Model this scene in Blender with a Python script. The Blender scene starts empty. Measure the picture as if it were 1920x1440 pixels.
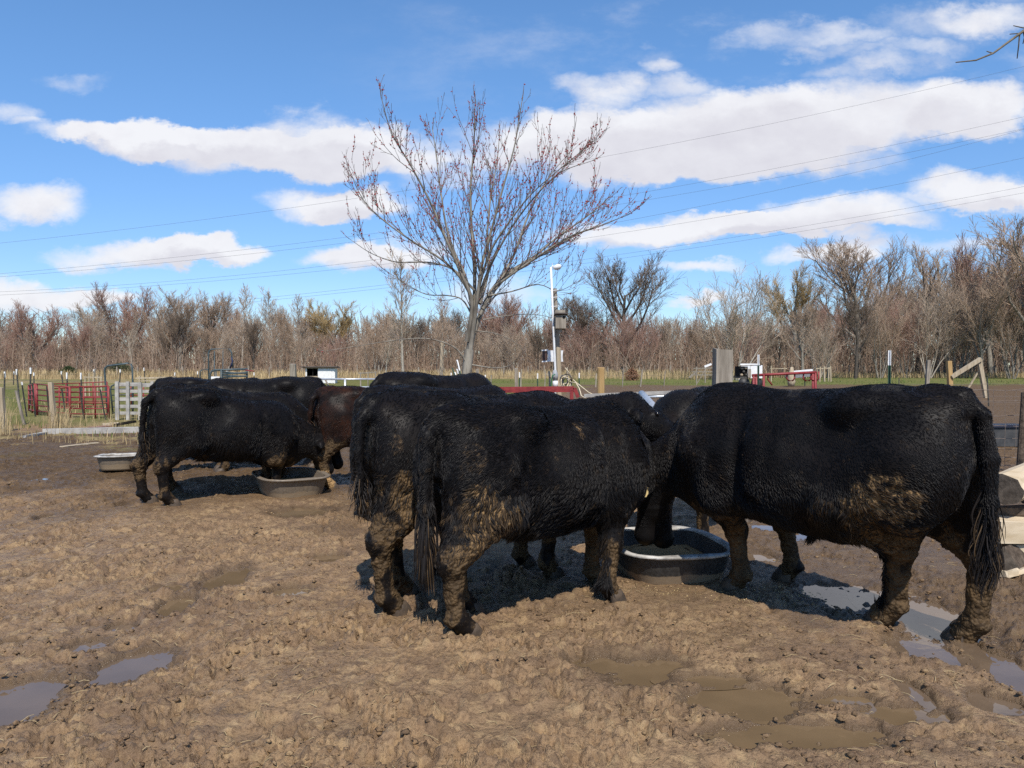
import bpy, math, random
import numpy as np
from mathutils import Vector, Matrix

R = math.radians
random.seed(11)
rng = np.random.default_rng(11)
scene = bpy.context.scene
COL = scene.collection

# ------------------------------------------------------------------ camera
FX, HOR, CAMZ = 1500.0, 684.0, 1.55            # focal length and horizon in pixels of the 1920x1440 photograph
PITCH = math.atan((720.0 - HOR) / FX)
cam_d = bpy.data.cameras.new("camera")
cam_d.sensor_width = 36.0
cam_d.lens = 36.0 * FX / 1920.0
cam_d.clip_start = 0.05
cam_d.clip_end = 3000.0
cam = bpy.data.objects.new("camera", cam_d)
COL.objects.link(cam)
cam.location = (0, 0, CAMZ)
cam.rotation_euler = (math.pi / 2 - PITCH, 0, 0)
scene.camera = cam

# ------------------------------------------------------------------ light
SUN_EL, SUN_AZ = R(51), R(172)                 # azimuth clockwise from +Y; the sun stands behind the camera, a little to the right
sd = bpy.data.lights.new("sun", 'SUN')
sd.energy = 4.2
sd.angle = R(0.5)
sd.color = (1.0, 0.94, 0.86)
sun = bpy.data.objects.new("sun", sd)
COL.objects.link(sun)
to_sun = Vector((math.sin(SUN_AZ) * math.cos(SUN_EL), math.cos(SUN_AZ) * math.cos(SUN_EL), math.sin(SUN_EL)))
sun.rotation_euler = to_sun.to_track_quat('Z', 'Y').to_euler()

scene.view_settings.view_transform = 'Standard'
scene.view_settings.look = 'None'
scene.view_settings.gamma = 1.0
scene.view_settings.exposure = 0.32
scene.view_settings.use_curve_mapping = False
scene.render.engine = 'CYCLES'
cy = scene.cycles
cy.max_bounces = 5
cy.diffuse_bounces = 2
cy.glossy_bounces = 3
cy.transmission_bounces = 3
cy.transparent_max_bounces = 6
cy.caustics_reflective = False
cy.caustics_refractive = False
cy.use_adaptive_sampling = True
cy.adaptive_threshold = 0.01
cy.use_denoising = False
cy.sample_clamp_indirect = 4.0

# ------------------------------------------------------------------ node expression helper
class X:
    """a socket with arithmetic"""
    def __init__(s, nt, sock): s.nt, s.s = nt, sock
    def _op(s, op, *a, clamp=False):
        n = s.nt.nodes.new('ShaderNodeMath'); n.operation = op; n.use_clamp = clamp
        for i, v in enumerate((s,) + a):
            if isinstance(v, X): s.nt.links.new(v.s, n.inputs[i])
            else: n.inputs[i].default_value = v
        return X(s.nt, n.outputs[0])
    def __add__(s, o): return s._op('ADD', o)
    def __sub__(s, o): return s._op('SUBTRACT', o)
    def __mul__(s, o): return s._op('MULTIPLY', o)
    def __truediv__(s, o): return s._op('DIVIDE', o)
    def max(s, o): return s._op('MAXIMUM', o)
    def min(s, o): return s._op('MINIMUM', o)
    def pow(s, o): return s._op('POWER', o)
    def abs(s): return s._op('ABSOLUTE')
    def sqrt(s): return s._op('SQRT')
    def gt(s, o): return s._op('GREATER_THAN', o)
    def clamp(s): return s._op('ADD', 0.0, clamp=True)
    def ss(s, a, b):
        n = s.nt.nodes.new('ShaderNodeMapRange'); n.interpolation_type = 'SMOOTHSTEP'
        s.nt.links.new(s.s, n.inputs[0]); n.inputs[1].default_value = a; n.inputs[2].default_value = b
        return X(s.nt, n.outputs[0])

def comb(nt, x, y, z):
    n = nt.nodes.new('ShaderNodeCombineXYZ')
    for i, v in enumerate((x, y, z)):
        if isinstance(v, X): nt.links.new(v.s, n.inputs[i])
        else: n.inputs[i].default_value = v
    return X(nt, n.outputs[0])

def noise(nt, vec, scale, detail=4.0, rough=0.5, dist=0.0):
    n = nt.nodes.new('ShaderNodeTexNoise')
    n.inputs['Scale'].default_value = scale; n.inputs['Detail'].default_value = detail
    n.inputs['Roughness'].default_value = rough; n.inputs['Distortion'].default_value = dist
    if vec is not None: nt.links.new(vec.s, n.inputs['Vector'])
    return X(nt, n.outputs['Fac'])

def mixc(nt, fac, a, b):
    n = nt.nodes.new('ShaderNodeMix'); n.data_type = 'RGBA'
    for sock, v in ((n.inputs[0], fac), (n.inputs[6], a), (n.inputs[7], b)):
        if isinstance(v, X): nt.links.new(v.s, sock)
        elif isinstance(v, tuple): sock.default_value = v if len(v) == 4 else v + (1.0,)
        else: sock.default_value = v
    return X(nt, n.outputs[2])

# ------------------------------------------------------------------ sky: Nishita air with broken cumulus
world = bpy.data.worlds.new("World")
scene.world = world
world.use_nodes = True
nt = world.node_tree
nt.nodes.clear()
SKY_STRENGTH = 0.083
sky = nt.nodes.new('ShaderNodeTexSky')
sky.sky_type = 'NISHITA'
sky.sun_disc = False
sky.sun_elevation = SUN_EL
sky.sun_rotation = SUN_AZ
sky.altitude = 200
sky.air_density = 1.0
sky.dust_density = 0.0
sky.ozone_density = 2.6
tc = nt.nodes.new('ShaderNodeTexCoord')
sep = nt.nodes.new('ShaderNodeSeparateXYZ')
nt.links.new(tc.outputs['Generated'], sep.inputs[0])
dx, dy, dz = (X(nt, sep.outputs[i]) for i in range(3))
dirv = X(nt, tc.outputs['Generated'])
# a gnomonic chart of the northern sky, in which the photograph's clouds are set out
yy = dy.max(0.08)
U = dx / yy
V = dz / yy
wob = noise(nt, comb(nt, U * 1.0, V * 2.0, 3.3), 3.0, 3, 0.5)
wob2 = noise(nt, comb(nt, U * 1.0, V * 1.6, 8.1), 10.0, 6, 0.62)
wob3 = noise(nt, comb(nt, U * 1.0, V * 1.6, 2.4), 10.0, 6, 0.62)
Uw = U + (wob - 0.5) * 0.10 + (wob3 - 0.5) * 0.09
Vw = V + (wob2 - 0.5) * 0.070 + (wob - 0.5) * 0.04
# centre u, v (pixels), half widths, weight
CLOUDS = [
    (600, 275, 150, 70, 1.0), (430, 290, 160, 50, 1.0), (270, 270, 150, 36, .95), (120, 255, 110, 28, .75), (690, 290, 140, 55, .95),
    (150, 150, 95, 26, .55), (25, 215, 70, 36, .8),
    (70, 395, 120, 44, 1.0), (610, 385, 125, 40, .95), (700, 390, 110, 34, .8),
    (290, 480, 210, 34, 1.0), (390, 470, 110, 34, .9), (660, 492, 120, 32, .95), (760, 480, 120, 36, .8),
    (60, 555, 170, 34, 1.0), (200, 560, 90, 18, .7), (350, 250, 120, 26, .6),
    (1330, 255, 270, 88, 1.1), (1620, 215, 280, 72, 1.05), (1120, 170, 80, 36, .75), (1130, 290, 160, 80, 1.0), (1400, 300, 290, 58, .95), (1830, 210, 120, 62, .8),
    (930, 260, 130, 55, .7), (850, 330, 130, 50, .65),
    (1490, 80, 140, 40, .66), (1720, 55, 200, 56, .58), (1890, 40, 130, 40, .45), (1225, 110, 60, 40, .5), (1250, 150, 80, 34, .48), (1720, 115, 120, 34, .6), (1560, 125, 120, 30, .5),
    (900, 40, 70, 34, .42), (720, 5, 110, 16, .42), (1190, 75, 30, 14, .3),
    (1330, 428, 190, 32, 1.0), (1600, 398, 200, 36, 1.05), (1850, 352, 150, 40, 1.05), (1130, 450, 160, 34, .95), (1930, 375, 130, 34, .9), (1480, 425, 200, 28, .8),
    (1290, 508, 95, 20, .8), (1285, 568, 45, 18, .9), (1520, 490, 100, 26, .85), (1600, 470, 70, 32, .9), (1800, 455, 140, 26, .7), (950, 545, 140, 30, .7),
    (1400, 560, 120, 20, .55), (800, 570, 150, 22, .5),
]
grp = bpy.data.node_groups.new("cloud_field", 'ShaderNodeTree')
grp.interface.new_socket("u", in_out='INPUT', socket_type='NodeSocketFloat')
grp.interface.new_socket("v", in_out='INPUT', socket_type='NodeSocketFloat')
grp.interface.new_socket("d", in_out='OUTPUT', socket_type='NodeSocketFloat')
gi = grp.nodes.new('NodeGroupInput'); go = grp.nodes.new('NodeGroupOutput')
gu, gv = X(grp, gi.outputs[0]), X(grp, gi.outputs[1])
acc = None
for (cu, cv, ru, rv, wgt) in CLOUDS:
    a = (gu - (cu - 960) / FX) * (FX / (ru * 1.25))
    b = (gv - (HOR - cv) / FX) * (FX / (rv * 1.25))
    b = b.max(b * -1.25)                               # flatter underneath
    d = ((a * a + b * b) * -1.0 + 1.0).max(0.0) * wgt
    acc = d if acc is None else acc + d
grp.links.new(acc.s, go.inputs[0])
def field(u, v):
    n = nt.nodes.new('ShaderNodeGroup'); n.node_tree = grp
    nt.links.new(u.s, n.inputs[0]); nt.links.new(v.s, n.inputs[1])
    return X(nt, n.outputs[0])
fine = noise(nt, comb(nt, U * 1.0, V * 1.6, 1.7), 6.0, 9, 0.60)
fine2 = noise(nt, comb(nt, U * 1.0, V * 1.6, 5.7), 22.0, 8, 0.62)
tex = (fine - 0.5) * 1.7 + (fine2 - 0.5) * 0.75
F0 = field(Uw, Vw)
F1 = field(Uw + 0.006, Vw + 0.024)
front = F0.min(1.15) + tex * 0.50
veil_n = noise(nt, comb(nt, U * 1.0, V * 2.2, 12.3), 4.0, 9, 0.66)
veil = veil_n.ss(0.46, 0.78) * V.ss(0.24, 0.36) * U.ss(-0.30, 0.25) * 0.50
front_m = (front - 0.30).ss(0.0, 0.72).max(veil)
bill = noise(nt, comb(nt, U * 1.0, V * 1.5, 9.9), 9.0, 7, 0.6)
bill_up = noise(nt, comb(nt, U * 1.0 + 0.008, V * 1.5 + 0.03, 9.9), 9.0, 7, 0.6)
thick = ((F1.min(1.2) + tex * 0.35).ss(0.35, 1.35) * 0.75 + (bill_up - bill) * 1.5 + 0.08).clamp()
# everywhere else: the same kind of broken cloud on a flat deck overhead
pz = dz.max(0.03) + 0.05
deck = noise(nt, comb(nt, dx / pz, dy / pz, 0.0), 0.9, 7, 0.55)
deck_m = (deck - 0.53).ss(0.0, 0.16)
in_front = dy.ss(0.10, 0.3) * (U.abs() * -1.0 + 1.15).ss(0.0, 0.3) * (V * -1.0 + 0.62).ss(0.0, 0.12)
mask = front_m * in_front + deck_m * (in_front * -1.0 + 1.0) * dz.ss(0.0, 0.08)
mask = mask.clamp()
hsv = nt.nodes.new('ShaderNodeHueSaturation')
hsv.inputs['Hue'].default_value = 0.508
hsv.inputs['Saturation'].default_value = 1.12
hsv.inputs['Value'].default_value = 1.0
nt.links.new(sky.outputs[0], hsv.inputs['Color'])
air = mixc(nt, dz.ss(-0.02, 0.42), (0.86, 1.02, 1.30, 1), (1.36, 1.66, 1.68, 1))     # the camera's white balance: a deep clear blue
mul = nt.nodes.new('ShaderNodeMix'); mul.data_type = 'RGBA'; mul.blend_type = 'MULTIPLY'; mul.inputs[0].default_value = 1.0
nt.links.new(hsv.outputs[0], mul.inputs[6]); nt.links.new(air.s, mul.inputs[7])
cl = mixc(nt, thick, (8.9, 8.95, 9.3, 1), (7.1, 7.0, 7.6, 1))
final = mixc(nt, mask * 0.97, X(nt, mul.outputs[2]), cl)
bg = nt.nodes.new('ShaderNodeBackground')
bg.inputs['Strength'].default_value = SKY_STRENGTH
nt.links.new(final.s, bg.inputs['Color'])
wo = nt.nodes.new('ShaderNodeOutputWorld')
nt.links.new(bg.outputs[0], wo.inputs['Surface'])
world.cycles.sampling_method = 'MANUAL'
world.cycles.sample_map_resolution = 512

# ------------------------------------------------------------------ geometry helpers
def at(u, v, Y):
    """the point at distance Y north of the camera that the photograph shows at pixel u, v"""
    c, s = math.cos(PITCH), math.sin(PITCH)
    a, b = (u - 960) / FX, (720 - v) / FX
    d = Vector((a, c + b * s, -s + b * c))
    t = Y / d.y
    return Vector((d.x * t, Y, CAMZ + d.z * t))

def ground_at(u, v, z=0.0):
    c, s = math.cos(PITCH), math.sin(PITCH)
    a, b = (u - 960) / FX, (720 - v) / FX
    d = Vector((a, c + b * s, -s + b * c))
    t = (z - CAMZ) / d.z
    return Vector((d.x * t, d.y * t, z))

def hash3(ix, iy, iz, seed):
    n = (ix.astype(np.int64) * 73856093) ^ (iy.astype(np.int64) * 19349663) ^ (iz.astype(np.int64) * 83492791) ^ (seed * 2654435761)
    n = (n ^ (n >> 13)) * 1274126177
    n = n & 0x7fffffff
    n = ((n ^ (n >> 16)) * 668265263) & 0x7fffffff
    return (n ^ (n >> 15)) & 0xffffff

def vnoise(x, y, z=None, seed=0):
    """value noise in 0..1"""
    if z is None:
        fx, fy = np.floor(x), np.floor(y)
        ix, iy = fx.astype(np.int64), fy.astype(np.int64)
        tx, ty = x - fx, y - fy
        tx = tx * tx * tx * (tx * (tx * 6 - 15) + 10); ty = ty * ty * ty * (ty * (ty * 6 - 15) + 10)
        zz = np.zeros_like(ix)
        h = lambda a, b: hash3(ix + a, iy + b, zz, seed) / 16777215.0
        return (h(0, 0) * (1 - tx) + h(1, 0) * tx) * (1 - ty) + (h(0, 1) * (1 - tx) + h(1, 1) * tx) * ty
    fx, fy, fz = np.floor(x), np.floor(y), np.floor(z)
    ix, iy, iz = fx.astype(np.int64), fy.astype(np.int64), fz.astype(np.int64)
    tx, ty, tz = x - fx, y - fy, z - fz
    tx = tx * tx * (3 - 2 * tx); ty = ty * ty * (3 - 2 * ty); tz = tz * tz * (3 - 2 * tz)
    h = lambda a, b, c: hash3(ix + a, iy + b, iz + c, seed) / 16777215.0
    c0 = (h(0, 0, 0) * (1 - tx) + h(1, 0, 0) * tx) * (1 - ty) + (h(0, 1, 0) * (1 - tx) + h(1, 1, 0) * tx) * ty
    c1 = (h(0, 0, 1) * (1 - tx) + h(1, 0, 1) * tx) * (1 - ty) + (h(0, 1, 1) * (1 - tx) + h(1, 1, 1) * tx) * ty
    return c0 * (1 - tz) + c1 * tz

def fbm2(x, y, octs, seed=0, gain=0.5):
    s, a, t = 0.0, 1.0, 0.0
    for i in range(octs):
        c, sn = math.cos(i * 1.1), math.sin(i * 1.1)
        s = s + a * vnoise((x * c - y * sn) * 2 ** i, (x * sn + y * c) * 2 ** i, seed=seed + i * 7)
        t += a; a *= gain
    return s / t

def worley2(x, y, seed=0):
    """distance to the nearest and second nearest jittered point, and that cell's id"""
    fx, fy = np.floor(x).astype(np.int64), np.floor(y).astype(np.int64)
    d1 = np.full(x.shape, 9.0); d2 = d1.copy(); cid = np.zeros(x.shape)
    zz = np.zeros_like(fx)
    for i in (-1, 0, 1):
        for j in (-1, 0, 1):
            h1 = hash3(fx + i, fy + j, zz, seed) / 16777215.0
            h2 = hash3(fx + i, fy + j, zz + 3, seed + 5) / 16777215.0
            d = np.hypot(fx + i + h1 - x, fy + j + h2 - y)
            nearer = d < d1
            d2 = np.where(nearer, d1, np.minimum(d2, d))
            cid = np.where(nearer, h1 * 0.5 + h2 * 0.5, cid)
            d1 = np.where(nearer, d, d1)
    return d1, d2, cid

def sstep(a, b, x):
    t = np.clip((x - a) / (b - a), 0, 1)
    return t * t * (3 - 2 * t)

def np_mesh(name, verts, faces, smooth=True, mats=(), attrs=None):
    """mesh from numpy arrays; faces is one (n, k) array or a list of such arrays"""
    me = bpy.data.meshes.new(name)
    verts = np.asarray(verts, dtype=np.float32)
    fl = faces if isinstance(faces, list) else [faces]
    fl = [np.asarray(f, dtype=np.int32) for f in fl if len(f)]
    me.vertices.add(len(verts))
    me.vertices.foreach_set("co", verts.ravel())
    loops = np.concatenate([f.ravel() for f in fl])
    tot = np.concatenate([np.full(len(f), f.shape[1], dtype=np.int32) for f in fl])
    start = np.concatenate([[0], np.cumsum(tot)[:-1]]).astype(np.int32)
    me.loops.add(len(loops))
    me.loops.foreach_set("vertex_index", loops)
    me.polygons.add(len(tot))
    me.polygons.foreach_set("loop_start", start)
    me.polygons.foreach_set("loop_total", tot)
    me.polygons.foreach_set("use_smooth", np.full(len(tot), smooth))
    for m in mats: me.materials.append(m)
    for k, v in (attrs or {}).items():
        a = me.attributes.new(k, 'FLOAT', 'POINT')
        a.data.foreach_set("value", np.asarray(v, dtype=np.float32))
    me.update(calc_edges=True)
    return me

def link(name, data, parent=None, loc=None, rotz=None):
    o = bpy.data.objects.new(name, data)
    COL.objects.link(o)
    if parent is not None: o.parent = parent
    if loc is not None: o.location = loc
    if rotz is not None: o.rotation_euler = (0, 0, rotz)
    return o

def tag(o, label=None, cat=None, group=None, kind=None):
    if label: o["label"] = label
    if cat: o["category"] = cat
    if group: o["group"] = group
    if kind: o["kind"] = kind
    return o

def thing(name, label, cat, loc=(0, 0, 0), rotz=0.0, group=None):
    return tag(link(name, None, loc=loc, rotz=rotz), label, cat, group)

class MB:
    """collects boxes, bars, tubes and prisms into one mesh"""
    def __init__(s): s.v, s.q, s.t, s.n = [], [], [], 0
    def add(s, v, q=None, t=None):
        v = np.asarray(v, dtype=float)
        s.v.append(v)
        if q is not None and len(q): s.q.append(np.asarray(q) + s.n)
        if t is not None and len(t): s.t.append(np.asarray(t) + s.n)
        s.n += len(v)
        return s
    def box(s, c, size, rot=None, jit=0.0):
        x, y, z = [k / 2 for k in size]
        v = np.array([(-x, -y, -z), (x, -y, -z), (x, y, -z), (-x, y, -z), (-x, -y, z), (x, -y, z), (x, y, z), (-x, y, z)], dtype=float)
        if jit: v += rng.uniform(-jit, jit, v.shape)
        if rot is not None:
            m = np.array(rot.to_matrix() if hasattr(rot, 'to_matrix') else rot); v = v @ m.T
        return s.add(v + np.array(c), [(0, 3, 2, 1), (4, 5, 6, 7), (0, 1, 5, 4), (1, 2, 6, 5), (2, 3, 7, 6), (3, 0, 4, 7)])
    def bar(s, a, b, w, h, up=(0, 0, 1), jit=0.0):
        """a squared bar from a to b"""
        a, b = Vector(a), Vector(b)
        d = b - a; L = d.length; d.normalize()
        upv = Vector(up)
        if abs(d.dot(upv)) > 0.98: upv = Vector((0, 1, 0))
        sx = d.cross(upv).normalized(); sz = sx.cross(d)
        m = Matrix((sx, d, sz)).transposed()
        return s.box((a + b) / 2, (w, L, h), m, jit)
    def tube(s, pts, r, sides=8, cap=True):
        pts = np.asarray([tuple(p) for p in pts], dtype=float)
        v, q, t = tube_arrays([pts], [np.full(len(pts), r) if np.isscalar(r) else np.asarray(r)], sides, cap)
        return s.add(v, q, t)
    def build(s, name, mat, parent=None, smooth=False, **kw):
        f = []
        if s.q: f.append(np.concatenate(s.q))
        if s.t: f.append(np.concatenate(s.t))
        me = np_mesh(name, np.concatenate(s.v), f, smooth, [mat])
        return link(name, me, parent, **kw)

def tube_arrays(polys, radii, sides, cap=False):
    """tubes round many polylines at once"""
    V, Q, T, n = [], [], [], 0
    ang = np.arange(sides) * 2 * math.pi / sides
    ca, sa = np.cos(ang), np.sin(ang)
    for p, r in zip(polys, radii):
        k = len(p)
        d = np.gradient(p, axis=0)
        d /= np.linalg.norm(d, axis=1, keepdims=True) + 1e-9
        ref = np.array([0, 0, 1.0]) if abs(d[0, 2]) < 0.9 else np.array([1.0, 0, 0])
        a = np.cross(d, ref); a /= np.linalg.norm(a, axis=1, keepdims=True) + 1e-9
        b = np.cross(d, a)
        ring = p[:, None, :] + r[:, None, None] * (a[:, None, :] * ca[None, :, None] + b[:, None, :] * sa[None, :, None])
        V.append(ring.reshape(-1, 3))
        i = np.arange(k - 1)[:, None] * sides + np.arange(sides)[None, :]
        j = np.arange(k - 1)[:, None] * sides + (np.arange(sides)[None, :] + 1) % sides
        Q.append(np.stack([i, i + sides, j + sides, j], axis=-1).reshape(-1, 4) + n)
        if cap:
            for base, flip in ((0, True), ((k - 1) * sides, False)):
                for m in range(1, sides - 1):
                    tri = (base, base + m, base + m + 1)
                    T.append(np.array([[x + n for x in (tri if flip else tri[::-1])]]))
        n += k * sides
    return np.concatenate(V), np.concatenate(Q), (np.concatenate(T) if T else None)

# ------------------------------------------------------------------ materials
def new_mat(name):
    m = bpy.data.materials.new(name); m.use_nodes = True
    t = m.node_tree
    return m, t, t.nodes['Principled BSDF']

def setp(b, **kw):
    for k, v in kw.items():
        b.inputs[k.replace('_', ' ')].default_value = v

def geo_pos(t):
    n = t.nodes.new('ShaderNodeTexCoord'); return X(t, n.outputs['Object'])

def attr(t, name):
    n = t.nodes.new('ShaderNodeAttribute'); n.attribute_name = name
    return X(t, n.outputs['Fac'])

def bump(t, b, h, strength, dist):
    n = t.nodes.new('ShaderNodeBump')
    n.inputs['Strength'].default_value = strength; n.inputs['Distance'].default_value = dist
    t.links.new(h.s, n.inputs['Height']); t.links.new(n.outputs[0], b.inputs['Normal'])

def simple(name, c0, c1, rough=0.7, scale=8.0, metallic=0.0, bmp=0.0, bdist=0.005, stretch=None, detail=5, spec=0.4):
    """two tones broken up by noise, optionally stretched along one axis like wood grain"""
    m, t, b = new_mat(name)
    p = geo_pos(t)
    if stretch is not None:
        mp = t.nodes.new('ShaderNodeMapping'); mp.inputs['Scale'].default_value = stretch
        t.links.new(p.s, mp.inputs['Vector']); p = X(t, mp.outputs[0])
    n = noise(t, p, scale, detail, 0.6)
    c = mixc(t, n.ss(0.3, 0.7), c0, c1)
    t.links.new(c.s, b.inputs['Base Color'])
    setp(b, Roughness=rough, Metallic=metallic, Specular_IOR_Level=spec)
    if bmp: bump(t, b, n, bmp, bdist)
    return m
# ------------------------------------------------------------------ ground
# puddles: pixel centre, half width and half height, seed
PUDDLES = [
    (8, 1312, 70, 42), (248, 1243, 50, 28), (165, 1205, 32, 11), (228, 1169, 20, 6), (68, 1076, 18, 5), (4, 1079, 8, 4), (257, 1050, 8, 4),
    (84, 968, 9, 3), (240, 944, 12, 4), (20, 1200, 20, 5), (1580, 1112, 62, 20), (1730, 1150, 60, 44), (1720, 1205, 42, 16),
    (1895, 1255, 40, 42), (1862, 1312, 34, 16), (1716, 1292, 17, 20), (1508, 998, 30, 7), (1425, 1040, 24, 7), (1440, 985, 24, 5),
    (1780, 1228, 30, 10), (110, 882, 10, 3), (75, 895, 12, 3),
]
BROWN_PUDDLES = [(1190, 1250, 78, 28), (1400, 1308, 90, 24), (1580, 1302, 50, 9), (420, 1080, 30, 20), (330, 1130, 26, 14), (315, 1098, 30, 7),
                 (1500, 1370, 120, 20), (620, 1040, 22, 5), (545, 1105, 30, 8), (560, 958, 40, 8), (1320, 1265, 60, 10), (1700, 1330, 60, 14)]
WATER_Z = -0.036

def puddle_field(x, y, moist=False):
    f = np.zeros_like(x); m = np.zeros_like(x)
    for (u, v, ru, rv) in PUDDLES + BROWN_PUDDLES:
        c = ground_at(u, v); rx = ru / FX * c.y * 1.1
        ry = abs(ground_at(u, v - rv).y - ground_at(u, v + rv).y) / 2 * 1.1
        sel = (np.abs(x - c.x) < rx * 2) & (np.abs(y - c.y) < ry * 2)
        xs, ys = x[sel], y[sel]
        q = ((xs - c.x) / rx) ** 2 + ((ys - c.y) / ry) ** 2
        fr_ = 9.0 if u > 1500 else 4.5
        q = q + (fbm2(xs * fr_, ys * fr_, 5, 31, .62) - 0.5) * (3.2 if (u, v, ru, rv) in BROWN_PUDDLES or (u > 1500 and ru > 25) else (2.2 if ru > 25 else 1.2))
        f[sel] = np.maximum(f[sel], sstep(1.7, 0.7, q))
        m[sel] = np.maximum(m[sel], sstep(3.2, 1.3, q))
    return (f, m) if moist else f

def churn(x, y):
    """how rough the mud is"""
    return 0.55 + 0.75 * sstep(0.35, 0.65, fbm2(x * 0.6, y * 0.6, 3, 5))

def hoofprints(x, y, cell, seed):
    s = np.zeros_like(x)
    d1, d2, cid = worley2(x / cell, y / cell, seed)
    r = d1 * cell
    deep = np.where(cid > 0.45, 1.0, 0.25)
    s = -0.034 * deep * sstep(0.075, 0.035, r) + 0.018 * deep * np.exp(-((r - 0.10) / 0.03) ** 2)
    return s

def yard_height(x, y, detail=True):
    ro = churn(x, y)
    h = 0.060 * (fbm2(x * 0.55, y * 0.55, 4, 3) - 0.5)
    wx = x + 0.07 * (vnoise(x * 6, y * 6, seed=61) - 0.5) + .025 * (vnoise(x * 19, y * 19, seed=63) - .5)
    wy = y + 0.07 * (vnoise(x * 6, y * 6, seed=62) - 0.5) + .025 * (vnoise(x * 19, y * 19, seed=64) - .5)
    h = h + ro * 0.044 * (fbm2(wx * 2.6, wy * 2.6, 4, 17) - 0.5)
    if detail:
        h = h + ro * .8 * hoofprints(wx, wy, 0.46, 9) + ro * 0.5 * hoofprints(wx + 3.3, wy, 0.31, 23)
        smear = sstep(.38, .56, fbm2(wx * 1.7, wy * 1.7, 3, 91))     # trodden smooth here, crumbly there
        cr = ro * (1.15 - .80 * smear)
        n8 = fbm2(wx * 8, wy * 8, 4, 41, .6)
        h = h + cr * 0.044 * (n8 - .5)
        rg = np.abs(fbm2(wx * 15, wy * 15, 3, 43, .6) - 0.5) * 2
        h = h + cr * 0.020 * (0.3 - rg)
        d1, d2, cid = worley2(wx * 24, wy * 24, 78)
        h = h + cr * 0.020 * np.clip(1 - d1 * 1.5, 0, 1) ** .7 * (cid > 0.5)
        h = h + 0.025 * cr * (fbm2(wx * 38, wy * 38, 3, 55, .65) - 0.5)
        h = h - .036 * cr * sstep(.57, .68, fbm2(wx * 5.5, wy * 7.5, 4, 95, .6))
    return h

def zone(x, y, fine=True):
    """grass 0..1, straw 0..1, wet 0..1 over the whole place"""
    n = fbm2(x * 0.35, y * 0.35, 4, 101)
    n2 = fbm2(x * 1.3, y * 1.3, 3, 111)
    k = x / np.maximum(y, 1)                                          # bearing, only used to trace where each plot lies
    k = k + (n2 - 0.5) * 0.10 + (n - 0.5) * 0.10
    L = sstep(-0.20, -0.30, k)                                        # the left plot
    Rr = sstep(-0.02, 0.10, k)                                        # the right plot
    edge = (19.5 * L + 62.0 * Rr + 34.0 * (1 - L) * (1 - Rr)) + (n - 0.5) * 8
    g = sstep(-1.5, 1.5, y - edge + (n2 - 0.5) * 6)
    g = np.maximum(g, 0.75 * sstep(0.58, 0.68, n2) * sstep(13, 15.5, y) * L)
    straw = sstep(82, 88, y + (n - 0.5) * 12) * (1 - Rr) + 0.75 * sstep(103, 108, y + (n - 0.5) * 8) * Rr
    straw = np.maximum(straw, 0.6 * sstep(0.48, 0.66, n2) * sstep(14, 16, y) * L * (y < 30))
    straw = np.maximum(straw, 0.8 * sstep(50, 60, y) * L * sstep(0.4, 0.6, n))
    wet = sstep(9.4, 11.2, y + (n2 - 0.5) * 3 + (n - 0.5) * 3) * sstep(-0.05, -0.2, k) * sstep(20, 17, y)
    wet = np.maximum(wet, 0.8 * sstep(0.12, 0.3, k) * sstep(4.2, 6.0, y + (n2 - 0.5) * 3))
    wet = np.maximum(wet, 0.85 * Rr * sstep(13, 18, y))
    wet = np.maximum(wet, 0.6 * sstep(0.55, 0.7, n) * sstep(11, 9, y))
    return g, straw, wet

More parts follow.
